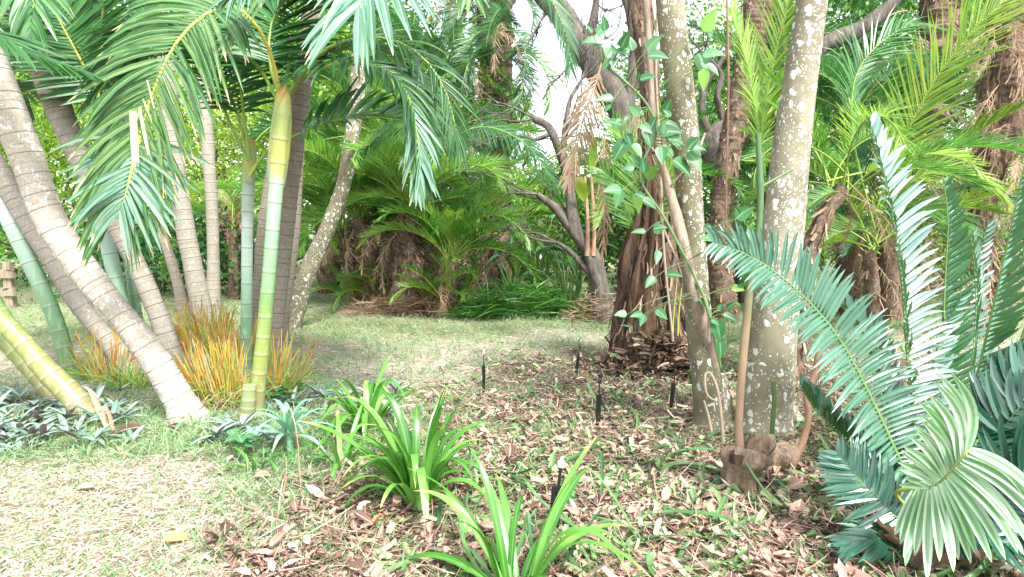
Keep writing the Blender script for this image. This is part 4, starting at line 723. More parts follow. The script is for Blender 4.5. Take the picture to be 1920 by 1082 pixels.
blades(mbL, c[i], dB + gg.randn(nB, 3) * .055, (-.1, -1, .35), np.interp(tB, [.2, .4, .7, 1], [.17, .27, .34, .36]) * gg.uniform(.8, 1.15, nB), .036, np.c_[gg.randn(nB) * .15, np.full(nB, -.1), np.linspace(-.4, -1.3, nB)], 12, .35, 'strap', rnd=.35 + .65 * gg.rand(nB))
fo = part('frond', mbL, M['cycad_pale'], cy, False); fo['label'] = 'pale curled frond fanning out in front'
mb = MB(); tube(mb, [CB] + RP, [.007] * 3 + [.005, .0045, .004, .003], .02, 8, cap=False); sub('rachis', mb, M['rachis_pale'], fo, True)

# ================================================================== STRAP-LEAVED LILIES, ALOE, SMALL PLANTS
def lily(label, px, py, n, L, seed, lean=(0, 0), spread=.75, group='strap leaved lilies in the foreground', w=.04):
    b = G(px, py); g = np.random.RandomState(seed); o = thing('lily', label, 'lily', b, group); mb = MB()
    az = g.uniform(0, 6.283, n); e = g.uniform(.0, 1, n) ** .7 * spread
    d = np.stack([np.cos(az) * np.sin(e) + lean[0], np.sin(az) * np.sin(e) * .9 + lean[1], np.cos(e)], -1)
    rad = np.stack([np.cos(az), np.sin(az), np.zeros(n)], -1)
    bend = rad * g.uniform(.1, .5, (n, 1)) + np.c_[np.zeros((n, 2)), -g.uniform(.3, 3.0, n) * (.45 + e)]
    blades(mb, b + rad * .03 + g.randn(n, 3) * (.012, .012, 0), d, -rad + g.randn(n, 3) * .2 + (0, 0, .2), g.uniform(.6, 1.1, n) * L, g.uniform(.75, 1.15, n) * w, bend, 14, .3, 'strap', 1.5, rnd=g.rand(n))
    part('leaves', mb, M['lily'], o, True)
    mb = MB(); k = 9; z_ = L / .62
    for q in range(k):
        a = q / k * 6.28; dd = np.array([math.cos(a), math.sin(a), 0]) * z_; tube(mb, [b + dd * .016 + (0, 0, -.02), b + dd * .02 + (0, 0, .04 * z_), b + dd * .03 + (0, 0, .09 * z_)], [.012 * z_, .011 * z_, .004 * z_], .02, 8)
    part('leaf_base', mb, M['palebase'], o, True)
    return o
M['palebase'] = plain('pale_lily_base', (.3, .38, .18), .5, .2, 8)
lily('large strap leaved lily with a pale green base in the middle foreground', 785, 955, 54, .66, 2, w=.04, spread=.6)
lily('strap leaved lily behind the large one, with upright pointed leaves', 690, 815, 30, .58, 3, w=.04, spread=.8)
lily('strap leaved lily cut off by the bottom edge of the picture', 965, 1130, 34, .62, 23, w=.034, spread=1.05)
lily('small strap leaved lily between aloe and large lily', 640, 880, 12, .42, 5, spread=1.1, w=.03)
lily('young narrow leaved lily at the far left of the aloe', 478, 895, 10, .25, 6, spread=.9, w=.026)
# aloe
b = G(545, 862); al = thing('aloe', 'grey green aloe rosette with toothed leaves by the lawn edge', 'aloe', b); g = np.random.RandomState(6); mb = MB(); n = 20
az = np.arange(n) * 2.399 + .2; e = np.linspace(.35, 1.25, n)
d = np.stack([np.cos(az) * np.sin(e), np.sin(az) * np.sin(e), np.cos(e)], -1)
top = b + (0, 0, .17)
blades(mb, top + d * .01 - np.c_[np.zeros((n, 2)), np.linspace(0, .06, n)], d, np.c_[-np.cos(az), -np.sin(az), np.full(n, .8)], np.linspace(.22, .33, n), .036, np.c_[np.zeros((n, 2)), np.full(n, -1.1)], 36, .35, 'needle', 1.4, rnd=g.rand(n), teeth=1)
part('leaves', mb, M['aloe'], al)
mb = MB(); tube(mb, [b + (0, 0, -.03), b + (0, 0, .1), top], [.018, .018, .012], .02, 10, .02, .15, .05); part('stem', mb, M['aloe'], al, True)
mb = MB(); tube(mb, [G(566, 950) + (0, 0, -.02), W(562, 880, 2.98), W(556, 810, 3.02), W(545, 765, 3.05)], [.003, .003, .003, .004], .03, 6); single('dry_stalk', mb, M['shootbark'], 'thin dry stalk standing up in front of the aloe', 'stalk', smooth=True)
# small broad-leaved plants
def leafy(label, cat, px, py, n, L, w, seed, mat, h=.1, spread=.08, name='seedling', bend=-.4):
    b = G(px, py); g = np.random.RandomState(seed); o = thing(name, label, cat, b); mb = MB(); mb2 = MB()
    for k in range(n):
        p = b + np.array([g.randn() * spread, g.randn() * spread, h * g.uniform(.35, 1)]); a = g.uniform(0, 6.28)
        tube(mb2, [b + g.randn(3) * (.01, .01, 0) + (0, 0, -.01), (b + p) / 2 + (0, 0, .01), p], [.003, .0025, .002], .03, 5, cap=False)
        blades(mb, p, (math.cos(a), math.sin(a), g.uniform(-.1, .5)), (0, -.2, 1), L * g.uniform(.7, 1.1), w * g.uniform(.8, 1.1), (0, 0, bend), 7, .25, 'oval', rnd=g.rand(1))
    part('leaves', mb, mat, o, True); part('stems', mb2, M['greenstem'], o, True); return o
leafy('low plant with round grey green leaves left of the aloe', 'plant', 468, 872, 9, .1, .075, 1, M['vine'], .16, .06)
leafy('low dark plant with rounded leaves at the right foot of the stalk clump', 'plant', 545, 760, 26, .08, .065, 2, M['vine'], .14, .1)
leafy('pale green seedling at the foot of the thickest leaning trunk', 'plant', 345, 800, 14, .035, .03, 3, M['vine_young'], .09, .05)
leafy('bright green young leafy plant beside the stoutest trunk', 'plant', 1365, 650, 9, .1, .07, 4, M['vine_young'], .5, .07)
leafy('glossy dark green plant between the two speckled trunks', 'plant', 1352, 700, 12, .16, .06, 5, M['bush_dark'], .3, .1)
leafy('small dusky plant at the foot of the red brown trunk', 'plant', 1205, 712, 12, .12, .05, 6, M['bird'], .6, .12)
# spiderwort ground cover
mb = MB(); g = np.random.RandomState(12)
for k in range(90):
    px = g.uniform(-60, 250) if k < 62 else g.uniform(380, 520) if k < 72 else g.uniform(500, 760); py = (g.uniform(745, 850) if k < 62 else g.uniform(812, 850) if k < 72 else g.uniform(740, 800)); b = G(px, py) + (0, 0, g.uniform(.0, .07)); n = g.randint(6, 10); az = g.uniform(0, 6.28, n); e = g.uniform(.1, .9, n)
    d = np.stack([np.cos(az) * np.cos(e), np.sin(az) * np.cos(e), np.sin(e)], -1)
    blades(mb, np.tile(b, (n, 1)), d, (0, 0, 1), g.uniform(.1, .2, n), g.uniform(.026, .04, n), (0, 0, -.5), 5, .35, 'lance', rnd=g.rand(n))
single('ground_cover', mb, M['wort'], 'grey green spiderwort ground cover around the foot of the palm clump', 'ground cover', kind='stuff')

# clipped orange stalk clumps
def reeds(label, px, py, n, h, rad, seed, lean=(0, 0), nb=60):
    b = G(px, py); g = np.random.RandomState(seed); o = thing('reed_clump', label, 'reed clump', b, 'clumps of clipped orange stalks'); mb = MB()
    a = g.uniform(0, 6.28, n); r_ = np.sqrt(g.rand(n)) * rad; off = np.c_[np.cos(a) * r_, np.sin(a) * r_ * .7, np.zeros(n)]
    d = off / rad * .3 + np.c_[np.full(n, lean[0]), np.full(n, lean[1]), np.ones(n)] + g.randn(n, 3) * .11
    L = h * g.uniform(.3, 1.05, n)
    blades(mb, b + off, d, rand_unit(n, g) + (0, -1, 0), L, g.uniform(.005, .013, n), g.randn(n, 3) * .15, 4, .7, 'stalk', rnd=g.rand(n))
    n2 = n; blades(mb, b + np.c_[g.randn(n2, 2) * rad * .6, g.uniform(0, h * .3, n2)], rand_unit(n2, g) + (0, 0, .3), rand_unit(n2, g), g.uniform(.08, .3, n2), .006, (0, 0, -.8), 4, 0, 'needle', rnd=.9 + .1 * g.rand(n2))
    part('stalks', mb, M['reed'], o)
    mb = MB(); n = nb; a = g.uniform(0, 6.28, n); r_ = np.sqrt(g.rand(n)) * rad; off = np.c_[np.cos(a) * r_, np.sin(a) * r_ * .7, np.zeros(n)]
    d = off / rad * .8 + (0, 0, .9) + g.randn(n, 3) * .25
    blades(mb, b + off + (0, 0, .02), d, rand_unit(n, g), g.uniform(.15, .4, n) * h / .45, g.uniform(.006, .012, n), (0, 0, -1.2), 5, 0, 'needle', rnd=g.rand(n)); part('blades', mb, M['reedleaf'], o)
reeds('tall clump of orange clipped stalks behind the second leaning trunk', 385, 675, 320, .64, .22, 1, (-.1, 0), 110)
reeds('dense clump of orange clipped stalks leaning left in front of the canes', 415, 768, 320, .52, .17, 2, (-.2, 0), 140)
reeds('orange clipped stalks standing right of the slim cane', 440, 700, 170, .55, .18, 6, (0, 0), 50)
reeds('narrow clump of orange stalks at the right foot of the bright green cane', 524, 752, 80, .55, .09, 3, (.25, 0), 60)
reeds('orange stalks sprouting between the thick leaning trunk and the yellow cane', 205, 715, 80, .5, .2, 4, (.0, 0), 50)
reeds('orange stalks at the foot of the thick leaning trunk', 250, 730, 24, .35, .16, 5, (.2, 0), 130)
# dead sheath, brown fallen fronds
mb = MB(); blades(mb, [G(205, 815), G(215, 820)], [(-.25, 0, 1), (-.1, 0, 1)], (0, -1, .2), [.32, .2], [.045, .03], (-.3, 0, -.2), 8, .5, 'lance', rnd=[1, .8])
single('dead_sheath', mb, M['dead_leaf'], 'pale dry leaf sheath standing at the foot of the yellow green cane', 'leaf sheath', smooth=True)
for k, (px, py, l_, w_, az, rnd_, lab, mm) in enumerate([(250, 825, .24, .11, .8, .05, 'dark red brown curled bark sheath lying under the palm clump', 'litter'), (325, 818, .14, .08, 2.6, .0, 'purplish curled leaf beside the foot of the thickest trunk', 'litter'),
        (722, 990, .15, .1, .9, .9, 'orange tan fallen leaf left of the large lily base', 'orangeleaf'), (335, 1035, .12, .08, 0, .9, 'bright orange fallen leaf on the pale dry lawn', 'orangeleaf'), (165, 935, .09, .06, .2, .8, 'peach coloured fallen leaf on the dry lawn', 'litter'),
        (495, 915, .1, .07, .2, .6, 'brown fallen leaf below the aloe', 'litter'), (1275, 905, .14, .09, .4, .6, 'broad pinkish tan fallen leaf left of the cut stump', 'litter'), (1250, 1060, .17, .1, 1.3, .75, 'large pale brown fallen leaf at the bottom of the litter', 'litter'), (1125, 870, .08, .05, .3, .1, 'small dark brown curled leaf in the middle of the litter', 'litter'), (905, 750, .11, .07, 2.2, .6, 'tan fallen leaf beside the left sprinkler', 'litter')]):
    if 'orangeleaf' not in M:
        M['orangeleaf'] = leaf_mat('orange_fallen_leaf', [(0, (.4, .2, .07)), (1, (.52, .32, .12))], rough=.55, transl=.15, rib=(.5, .3, .12)); M['clipleaf'] = leaf_mat('cream_fallen_leaf', [(0, (.36, .3, .18)), (1, (.5, .43, .3))], rough=.6, transl=.15)
    b = G(px, py); mb = MB(); blades(mb, b + (-.5 * l_ * math.cos(az), -.5 * l_ * math.sin(az), .028), (math.cos(az), math.sin(az), .25), (.1, -.25, 1), l_ * .85, w_ * .8, (.1, 0, -.55), 8, .35, 'oval', rnd=[rnd_])
    single('fallen_leaf', mb, M[mm], lab, 'fallen leaf', None, True)

# ================================================================== STUMPS, SHOOTS, SPRINKLERS
b = G(1392, 915)
st = thing('stump', 'gnarled cut stump with a hollow top in front of the stoutest trunk', 'stump', b); mb = MB()
tube(mb, [b + (0.01, .03, -.06), b + (0, .03, .06), b + (.01, .03, .13), b + (.02, .03, .19), b + (.03, .04, .225)], [.075, .07, .085, .105, .085], .008, 44, .03, .03, .24, seed=9, lumpf=(11, 14)); part('wood', mb, M['cutwood'], st, True)
mb = MB(); tube(mb, [b + (.05, .05, .15), b + (.1, .06, .26), b + (.105, .07, .3)], [.06, .062, .05], .008, 30, 0, 0, .3, seed=10, lumpf=(9, 14)); part('knob', mb, M['cutwood'], st, True)
mb = MB(); tube(mb, [b + (-.03, -.03, .19), b + (-.035, -.035, .232)], [.045, .04], .008, 20, 0, 0, .15, seed=11); part('cut_face', mb, M['stumpbark'], st, True)
b2 = G(1466, 878); mb = MB(); tube(mb, [b2 + (0, .02, -.06), b2 + (0, .02, .05), b2 + (.02, .02, .12), b2 + (.02, .02, .15)], [.08, .085, .075, .05], .01, 36, 0, 0, .3, seed=12, lumpf=(11, 14))
single('stump', mb, M['cutwood'], 'smaller knobbly stump right behind the hollow topped one', 'stump', smooth=True)
def shoot(label, pts, Y, mats, seed, nm='shoot', ring=0):
    P = [W(a, b_, Y + (e[0] if e else 0)) for a, b_, c_, *e in pts]; mb = MB(); tube(mb, P, [p[2] / 2 * Y / F for p in pts], .015, 12, ring, .06, .05, seed=seed); return single(nm, mb, mats, label, 'shoot', smooth=True)
t = NT('shoot_bark_to_green'); a_, s_, tt_ = t.ld(); nn = t.noise(18, t.coord((1, 1, .3)), 4); M['shootgrad'] = t.out(t.ramp(t.math('ADD', tt_, t.math('MULTIPLY', t.math('SUBTRACT', nn, .5), .5)), [(.1, (.34, .22, .15)), (.45, (.2, .16, .09)), (.62, (.08, .14, .05)), (1, (.06, .13, .05))]), .5, t.bump(nn, .3, .004), .35)
sh1 = shoot('long green jointed shoot rising from the hollow topped stump', [(1388, 850, 17), (1386, 800, 15), (1388, 740, 15), (1394, 660, 16), (1400, 600, 15), (1406, 540, 14), (1418, 470, 13), (1425, 400, 12), (1425, 335, 13), (1423, 290, 10), (1421, 250, 10)], G(1392, 915)[1] + .05, M['shootgrad'], 1, ring=.15)
mb = MB(); tube(mb, [W(a, b_, G(1392, 915)[1] + .05) for a, b_ in ((1425, 352), (1455, 335), (1486, 318))], [.009, .007, .005], .02, 8); link('side_twig', mb.mesh('side_twig', M['greenstem'], smooth=True), sh1)
shoot('curved reddish brown shoot springing from the smaller stump', [(1490, 862, 14), (1503, 835, 14), (1513, 800, 13), (1516, 770, 13), (1512, 740, 12), (1530, 700, 15), (1536, 660, 13)], G(1466, 878)[1] + .0, M['shootbark'], 4)
shoot('thin cut green stem at the right foot of the stoutest trunk', [(1447, 820, 8), (1450, 780, 9), (1452, 745, 9), (1450, 714, 9)], G(1432, 840)[1], M['greenstem'], 5)
shoot('curling pale dead stalk at the foot of the slender trunk', [(1356, 830, 8), (1352, 780, 7), (1345, 730, 6), (1332, 700, 5), (1322, 705, 5), (1326, 740, 4), (1348, 752, 3), (1358, 735, 3)], G(1345, 830)[1], M['twig'], 6)
shoot('short pale dead stalk left of the curling one', [(1336, 820, 6), (1328, 780, 5), (1320, 752, 4)], G(1345, 830)[1], M['twig'], 7)
# young yellow-green shoots beside the old trunk
mb = MB(); yb = G(1228, 700)
pts = [((1222, 660), (1205, 520), (1196, 420)), ((1224, 660), (1216, 540), (1200, 400)), ((1230, 655), (1224, 560), (1222, 460)), ((1215, 660), (1203, 560), (1190, 470)), ((1265, 655), (1262, 610), (1270, 520)), ((1270, 655), (1272, 600), (1278, 540))]
for p in pts: tube(mb, [W(x_, y_, yb[1]) for x_, y_ in p], [.009, .008, .004], .04, 8)
ys = thing('palm_shoots', 'yellow green upright shoots in front of the furrowed old trunk', 'palm shoots', W(1228, 660, yb[1])); part('stems', mb, leaf_mat('yellow_green_stem', [(0, (.3, .42, .08)), (1, (.42, .5, .14))], rough=.4), ys, True)
for k, pp in enumerate([[(1200, 420), (1190, 340), (1176, 280), (1150, 230)], [(1202, 410), (1206, 330), (1216, 270), (1240, 210)], [(1196, 440), (1170, 380), (1150, 340), (1130, 320)], [(1205, 430), (1230, 370), (1250, 330), (1262, 300)]]):
    frond(ys, [W(a, b_, yb[1]) for a, b_ in pp], M['date_lime'] if k % 2 else M['date_leaf'], M['rachis'], N=(0, -.9, .3), n=44, L=.3, w=.013, ang=(50, 25), vee=10, droop=.1, start=.05, r0=.007, fold=0, segs=3, shape='needle', seed=90 + k)
def sprinkler(label, bpx, tpx, tall=None, riser=False, w=.009):
    b = G(*bpx); o = thing('sprinkler_stake', label, 'sprinkler stake', b, 'black irrigation stakes in the litter'); tp = W(tpx[0], tpx[1], b[1]); mb = MB()
    d = tp - b; s = np.array([1, 0, 0]) * w * .8
    for sg in (-1, 1):
        p0 = b + s * sg * .4 - (0, 0, .04); p1 = b + d * .72 + s * sg; tube(mb, [p0, (p0 + p1) / 2, p1], [w * .35, w * .5, w * .5], .03, 8)
    part('stake', mb, M['black'], o, True)
    mb = MB(); tube(mb, [b + d * .3 + (0, -.006, 0), b + d * .7 + (0, -.006, 0), tp], [w * .32] * 3, .03, 8); part('riser', mb, M['black'], o, True)
    mb = MB(); tube(mb, [tp - d * .02, tp + nz(d) * .012, tp + nz(d) * .02], [w * .8, w * .8, w * .5], .004, 10); tube(mb, [tp + nz(d) * .02, tp + nz(d) * .034], [w * .35, w * .3], .004, 8); part('nozzle', mb, M['white_plastic'] if riser else M['black'], o, True)
    return o
sprinkler('tall irrigation stake behind the bottom lily, its nozzle white collared', (1034, 1010), (1052, 872), riser=True, w=.022)
sprinkler('slim irrigation stake furthest left in the litter', (907, 742), (907, 662), riser=True, w=.011)
sprinkler('leaning irrigation stake at the lawn edge', (1078, 712), (1087, 652), w=.012)
sprinkler('forked black irrigation stake in the centre where the hoses meet', (1121, 790), (1124, 716), w=.016)
sprinkler('leaning black irrigation stake left of the speckled trunk', (1256, 770), (1266, 698), w=.013)
def hose(label, pts, r):
    mb = MB(); P = [G(*p) + (0, 0, r * .8 + (.012 if i % 2 else .02)) for i, p in enumerate(pts)]; tube(mb, P, [r] * len(P), .03, 10); single('hose', mb, M['hose'], label, 'hose', smooth=True)
hose('thick black hose running from the centre stake towards the stump', [(1128, 758), (1150, 790), (1172, 825), (1195, 860), (1212, 885), (1228, 905)], .011)
hose('thin black tube looping from the centre stake to the left stake', [(1120, 752), (1080, 758), (1030, 762), (980, 752), (930, 745), (908, 742)], .004)
hose('thin black tube running from the centre stake to the right stake', [(1124, 745), (1150, 738), (1185, 735), (1220, 728), (1258, 722)], .004)
hose('thin black tube curling near the lawn edge stake', [(1082, 690), (1105, 702), (1122, 722), (1140, 716), (1152, 728)], .004)

# twigs and roots on the ground
def log(label, pts, w, mat='shootbark', z=.01):
    mb = MB(); P = [G(*p) + (0, 0, z + w * .5) for p in pts]; tube(mb, P, [w * .5, w * .6, w * .4][:len(P)] if len(P) <= 3 else [w * .5] * len(P), .03, 8, 0, 0, .2, seed=int(pts[0][0])); single('stick', mb, M[mat], label, 'stick', smooth=True)
log('short brown stick lying left of the bottom lily', [(855, 1015), (885, 1032), (915, 1045)], .03)
log('long thin reddish stick lying across the litter', [(1080, 845), (1130, 830), (1180, 828)], .008)
log('fallen branch on the ground behind the stumps', [(1510, 812), (1600, 822), (1700, 830)], .02, 'stumpbark')

# ================================================================== BROAD LEAF CLIMBER
YV = YL - .25
CST = spline([W(a, b_, YL + d_) for a, b_, d_ in [(1352, 690, -.3), (1320, 560, -.25), (1252, 420, -.2), (1200, 330, -.2), (1230, 250, -.2), (1215, 200, -.2), (1180, 160, -.2), (1130, 120, -.2)]], 90)
vl = thing('climber', 'climbing vine with broad blue green leaves in front of the middle trunks', 'climber', W(1345, 780, YV))
LV = [(1130, 82, 2.9, 50), (1165, 90, 1.2, 42), (1150, 110, -2.4, 40), (1215, 105, 0, 48), (1185, 95, 1.8, 40), (1150, 185, 3.1, 44), (1200, 150, .3, 40), (1165, 235, 2.8, 46), (1175, 262, -2.2, 60), (1210, 240, -1.3, 50), (1232, 250, .2, 58), (1198, 215, 2.4, 40), (1255, 245, -1., 52), (1262, 300, -.6, 60), (1290, 285, -.9, 54), (1245, 215, 1.3, 40), (1240, 275, -1.6, 46), (1165, 358, 3., 50), (1195, 365, -1.5, 46), (1212, 335, 1., 44), (1200, 310, 2.4, 40), (1290, 275, 0, 44), (1120, 65, 1, 40), (1310, 100, -1.2, 60), (1320, 60, 1.2, 60), (1318, 130, -1.5, 50),
      (1210, 435, 3., 40), (1225, 430, .3, 40), (1235, 470, -1.9, 44), (1228, 520, -2.5, 44), (1250, 515, .1, 46), (1205, 590, 3, 44), (1230, 580, -.6, 44), (1340, 445, 2.1, 50), (1360, 455, .4, 60), (1340, 600, -1.2, 62), (1355, 590, -.3, 50), (1330, 575, 2.4, 44), (1372, 540, 0, 40), (1350, 640, -1.5, 50), (1175, 590, 3., 36), (1380, 410, .8, 50), (1395, 440, -.3, 46)]
g = np.random.RandomState(31); LV += [(a + g.uniform(-14, 14), b_ + g.uniform(-12, 12), c_ + g.uniform(.7, 1.4), d_ * g.uniform(.4, .95)) for a, b_, c_, d_ in LV + LV if g.rand() < (.7 if b_ < 380 else .25)]
mb = MB(); g = np.random.RandomState(3); mb2 = MB(); mb3 = MB()
for k, (x_, y_, a, s) in enumerate(LV):
    a = -a if False else a; Yk = YV + g.uniform(-.15, .1); p = W(x_, y_, Yk); L_ = s * .8 * Yk / F * (1 if y_ < 420 else .85)
    tgt = mb3 if (x_, y_) in [(1195, 365), (1212, 335), (1320, 60), (1318, 130), (1372, 540)] else mb
    blades(tgt, p, (math.cos(a), g.uniform(-.5, .1), math.sin(a)), (g.uniform(-.3, .3), -1, g.uniform(.2, .9)), L_, L_ * g.uniform(.5, .72), (0, g.uniform(-.2, .2), -.5), 10, .3, 'heart', rnd=g.rand(1))
    e_ = CST[np.linalg.norm(CST - p, axis=1).argmin()]; e_ = p + (e_ - p) * min(1, .3 / max(.01, np.linalg.norm(e_ - p))); tube(mb2, [p, (p + e_) / 2 + (0, 0, .015), e_], [.0016, .002, .0025], .03, 5, cap=False)
part('leaves', mb, M['vine'], vl, True); part('young_leaves', mb3, M['vine_young'], vl, True); part('leaf_stalks', mb2, M['greenstem'], vl, True)['kind'] = 'stuff'

# fibre heap beside the old trunk
def heap(label, cat, px0, px1, py0, py1, n, mat, L, w, h, seed, name='fibre_heap', prof='cut', depth=.5, segs=4, up=.3):
    g = np.random.RandomState(seed); b = G((px0 + px1) / 2, py1); half = (px1 - px0) / 2 * b[1] / F; n_ = n; mb = MB()
    x_ = g.uniform(-1, 1, n_); y_ = g.uniform(0, 1, n_); hh = h * np.clip(1 - np.abs(x_) ** 2, 0, 1) * g.rand(n_)
    P = np.c_[b[0] + x_ * half, b[1] + y_ * depth, hh + b[2] + .01]; d = rand_unit(n_, g); d[:, 2] = np.abs(d[:, 2]) * up
    blades(mb, P, d, rand_unit(n_, g), g.uniform(.4, 1.2, n_) * L, g.uniform(.5, 1.2, n_) * w, rand_unit(n_, g) * .5 - (0, 0, .3), segs, .3, prof, rnd=g.rand(n_))
    return single(name, mb, mat, label, cat, kind='stuff')
heap('heap of dead brown fibre and bracts at the foot of the old trunks', 'dead leaves', 1150, 1320, 640, 716, 1500, M['bracken'], .14, .024, .42, 1)
heap('pile of cut green palm fronds lying at the far edge of the lawn', 'cut fronds', 860, 1110, 560, 602, 1600, M['date_leaf'], .5, .02, .45, 2, 'cut_frond_pile', 'needle', .9, 4, .35)
heap('dead fronds fallen at the far right edge of the lawn', 'dead leaves', 1060, 1190, 560, 610, 500, M['dead_leaf'], .22, .012, .45, 3, prof='needle')
heap('dry brown fronds fallen round the trunks of the central clump', 'dead leaves', 650, 880, 570, 596, 700, M['dead_leaf'], .4, .016, .3, 4, prof='needle')
# bird-of-paradise / broad glossy plants in the centre distance
def paddle(label, px, py, n, L, w, seed, mat='bird', h=1.2, spread=.5, cat='plant', name='broad_leaf_plant'):
    b = G(px, py); g = np.random.RandomState(seed); o = thing(name, label, cat, b, None); mb = MB(); mb2 = MB()
    for k in range(n):
        a = g.uniform(0, 6.28); hh = h * g.uniform(.4, 1); p = b + np.array([math.cos(a) * spread * g.uniform(.3, 1), math.sin(a) * spread * g.uniform(.3, 1), hh])
        tube(mb2, [b + (0, 0, -.05), b * .4 + p * .6 - (math.cos(a) * .08, math.sin(a) * .08, 0), p], [.02, .015, .01], .1, 6, cap=False)
        blades(mb, p, (math.cos(a), math.sin(a), g.uniform(.2, 1.2)), (-math.cos(a), -math.sin(a), 1), L * g.uniform(.7, 1.1), w * g.uniform(.8, 1.1), (math.cos(a) * .3, math.sin(a) * .3, -1.4), 9, .3, 'oval', rnd=g.rand(1))
    part('leaves', mb, M[mat], o, True); part('stems', mb2, M['greenstem'], o, True); return o
paddle('tall glossy banana like plant beyond the cut fronds', 1010, 560, 12, .7, .2, 1, h=1.7, spread=.7)
paddle('glossy broad leaved plant right of the cut fronds', 1060, 575, 12, .6, .2, 2, h=1.3, spread=.5)
paddle('broad leaved dark plant just left of the dark crooked tree', 1085, 590, 9, .5, .2, 3, 'bush_dark', h=1.1, spread=.4)
paddle('dark broad leaved shrub behind the light green palm', 960, 548, 14, .7, .16, 4, 'bird', h=1.5, spread=.8)
bn = paddle('narrow brown stemmed plant with a yellow banana leaf by the dark crooked tree', 1104, 596, 2, .3, .1, 5, 'bush_dark', h=1.2, spread=.1)
mb = MB(); blades(mb, [W(1096, 380, YD - .1), W(1108, 330, YD), W(1112, 345, YD)], [(-.2, -.3, 1), (.1, 0, 1), (.5, -.2, .8)], (0, -1, .1), [.5, .6, .4], [.17, .12, .1], (-.2, -.3, -.9), 10, .35, 'oval', rnd=[.9, .2, .5]); part('banana_leaf', mb, M['date_lime'], bn, True)
mb = MB(); [tube(mb, [W(a, 480, YD - .1), W(a + 2, 420, YD - .1), W(a - 4, 330, YD - .1)], [.035, .03, .02], .08, 8) for a in (1100, 1112)]; part('stem', mb, M['shootbark'], bn, True)

# ================================================================== BACKGROUND TREES AND SHRUBS
def twigs(o, pts, Yd, n, L, r, seed, depth=3, mat='darkbark', nm='twigs'):
    g = np.random.RandomState(seed); mb = MB()
    for px, py, dx, dz in pts:
        for _ in range(n): grow(mb, W(px, py, Yd), nz(np.array([dx, g.randn() * .3, dz]) + g.randn(3) * .25), L * g.uniform(.7, 1.2), r, depth, g, .5, .05)
    part(nm, mb, M[mat], o, True)
def leaf_cloud(n, cen, rad, size, seed, clumps=40, w=.5, bend=-.3, segs=2, flat=.3, csz=.22):
    g = np.random.RandomState(seed); cc = rand_unit(clumps, g) * (g.rand(clumps, 1) ** .45); k = g.randint(0, clumps, n)
    p = cc[k] + g.randn(n, 3) * csz * g.uniform(.5, 1.3, clumps)[k][:, None]; P = np.asarray(cen) + p * np.asarray(rad)
    P[:, 2] = np.maximum(P[:, 2], .03); mb = MB(); d = rand_unit(n, g); cr = g.rand(clumps)
    blades(mb, P, d, rand_unit(n, g) + (0, 0, flat), size * g.uniform(.6, 1.3, n), size * w, (0, 0, bend), segs, 0, 'lance', rnd=np.clip(cr[k] * .6 + g.rand(n) * .4, 0, 1)); return mb
def grow(mb, p, d, L, r, depth, g, spread=.6, up=.2):
    q = p + d * L * .5 + g.randn(3) * L * .08; e = p + d * L + g.randn(3) * L * .1
    tube(mb, [p, q, e], [r, r * .8, r * .6], L / 5, 7 if r > .02 else 4, cap=False)
    if depth:
        for _ in range(g.randint(2, 4)):
            grow(mb, p + (e - p) * g.uniform(.5, 1), nz(d + g.randn(3) * spread + (0, 0, up)), L * g.uniform(.6, .85), r * .55, depth - 1, g, spread, up)
def bgtree(label, px, Y, h, rx, size, n, seed, mat, cat='tree', trunk=.09, name='tree', zc=None, rz=None, bmat='darkbark', clumps=45, group=None, sticks=4, cloud_dy=0):
    b = np.array([(px - 960) / F * Y, Y, 0.]); g = np.random.RandomState(seed); o = thing(name, label, cat, b, group); mb = MB()
    for k in range(sticks if trunk < .08 else 1):
        grow(mb, b + (g.randn() * .1, 0, -.05), nz(np.array([g.randn() * .25, g.randn() * .2, 1])), h * .33, trunk, 4, g)
    part('trunk' if trunk >= .08 else 'branches', mb, M[bmat], o, True)
    part('crown', leaf_cloud(n, b + (0, cloud_dy, zc or h * .6), (rx, rx * .8, rz or h * .45), size, seed, clumps), M[mat], o)
    return o
twigs(dk, [(1002, 222, -1, .3), (1008, 364, -1, .3), (975, 255, -1, 0), (1090, 150, .3, 1), (1045, 455, -1, .2), (1050, 290, .3, 1), (1075, 420, -.3, 1)], YD, 3, .6, .016, 1)
twigs(dk2, [(1122, -20, 0, -1), (1150, 180, .5, .5), (1190, 110, 1, 0), (1100, 100, -.6, -.6), (1180, 280, -.8, .4), (1040, 10, -.5, -.8)], Y2, 2, .6, .016, 2)
twigs(dk3, [(1350, 120, -.5, .5), (1320, 100, -.5, 1), (1292, 246, -1, 0), (1380, 60, .5, .6), (1460, 10, 0, -.6), (1600, 60, .3, -.8), (1540, 90, -.3, -.8)], Y3, 2, .6, .02, 3)
twigs(rr5, [(1850, 480, 1, .2), (1840, 420, -1, .3), (1860, 300, -1, .2), (1880, 220, 1, -.2), (1846, 520, -1, -.1)], G(1828, 640)[1], 3, .5, .012, 4, mat='twig')
GS = 'leafy shrubs and trees beyond the lawn'
bgtree('yellow green twiggy shrub at the far left edge', -150, 11.5, 4.5, 2.2, .1, 9000, 1, 'bush', trunk=.05, name='shrub', cat='shrub')
bgtree('lime green shrub painted in sunlit tones behind the thick leaning trunks', 120, 14, 5.5, 2.3, .1, 11000, 2, 'bush_lime', trunk=.06, name='shrub', cat='shrub')
bgtree('twiggy yellow green shrub painted in sunlit tones behind the slim green cane', 400, 14.5, 5.2, 2.4, .1, 10000, 3, 'bush_lime', trunk=.07, name='shrub', cat='shrub')
bgtree('dark leafy tree above the left shrubs', 250, 17, 8.5, 3.6, .16, 13000, 4, 'bush', zc=6.2, rz=2.6, trunk=.14)
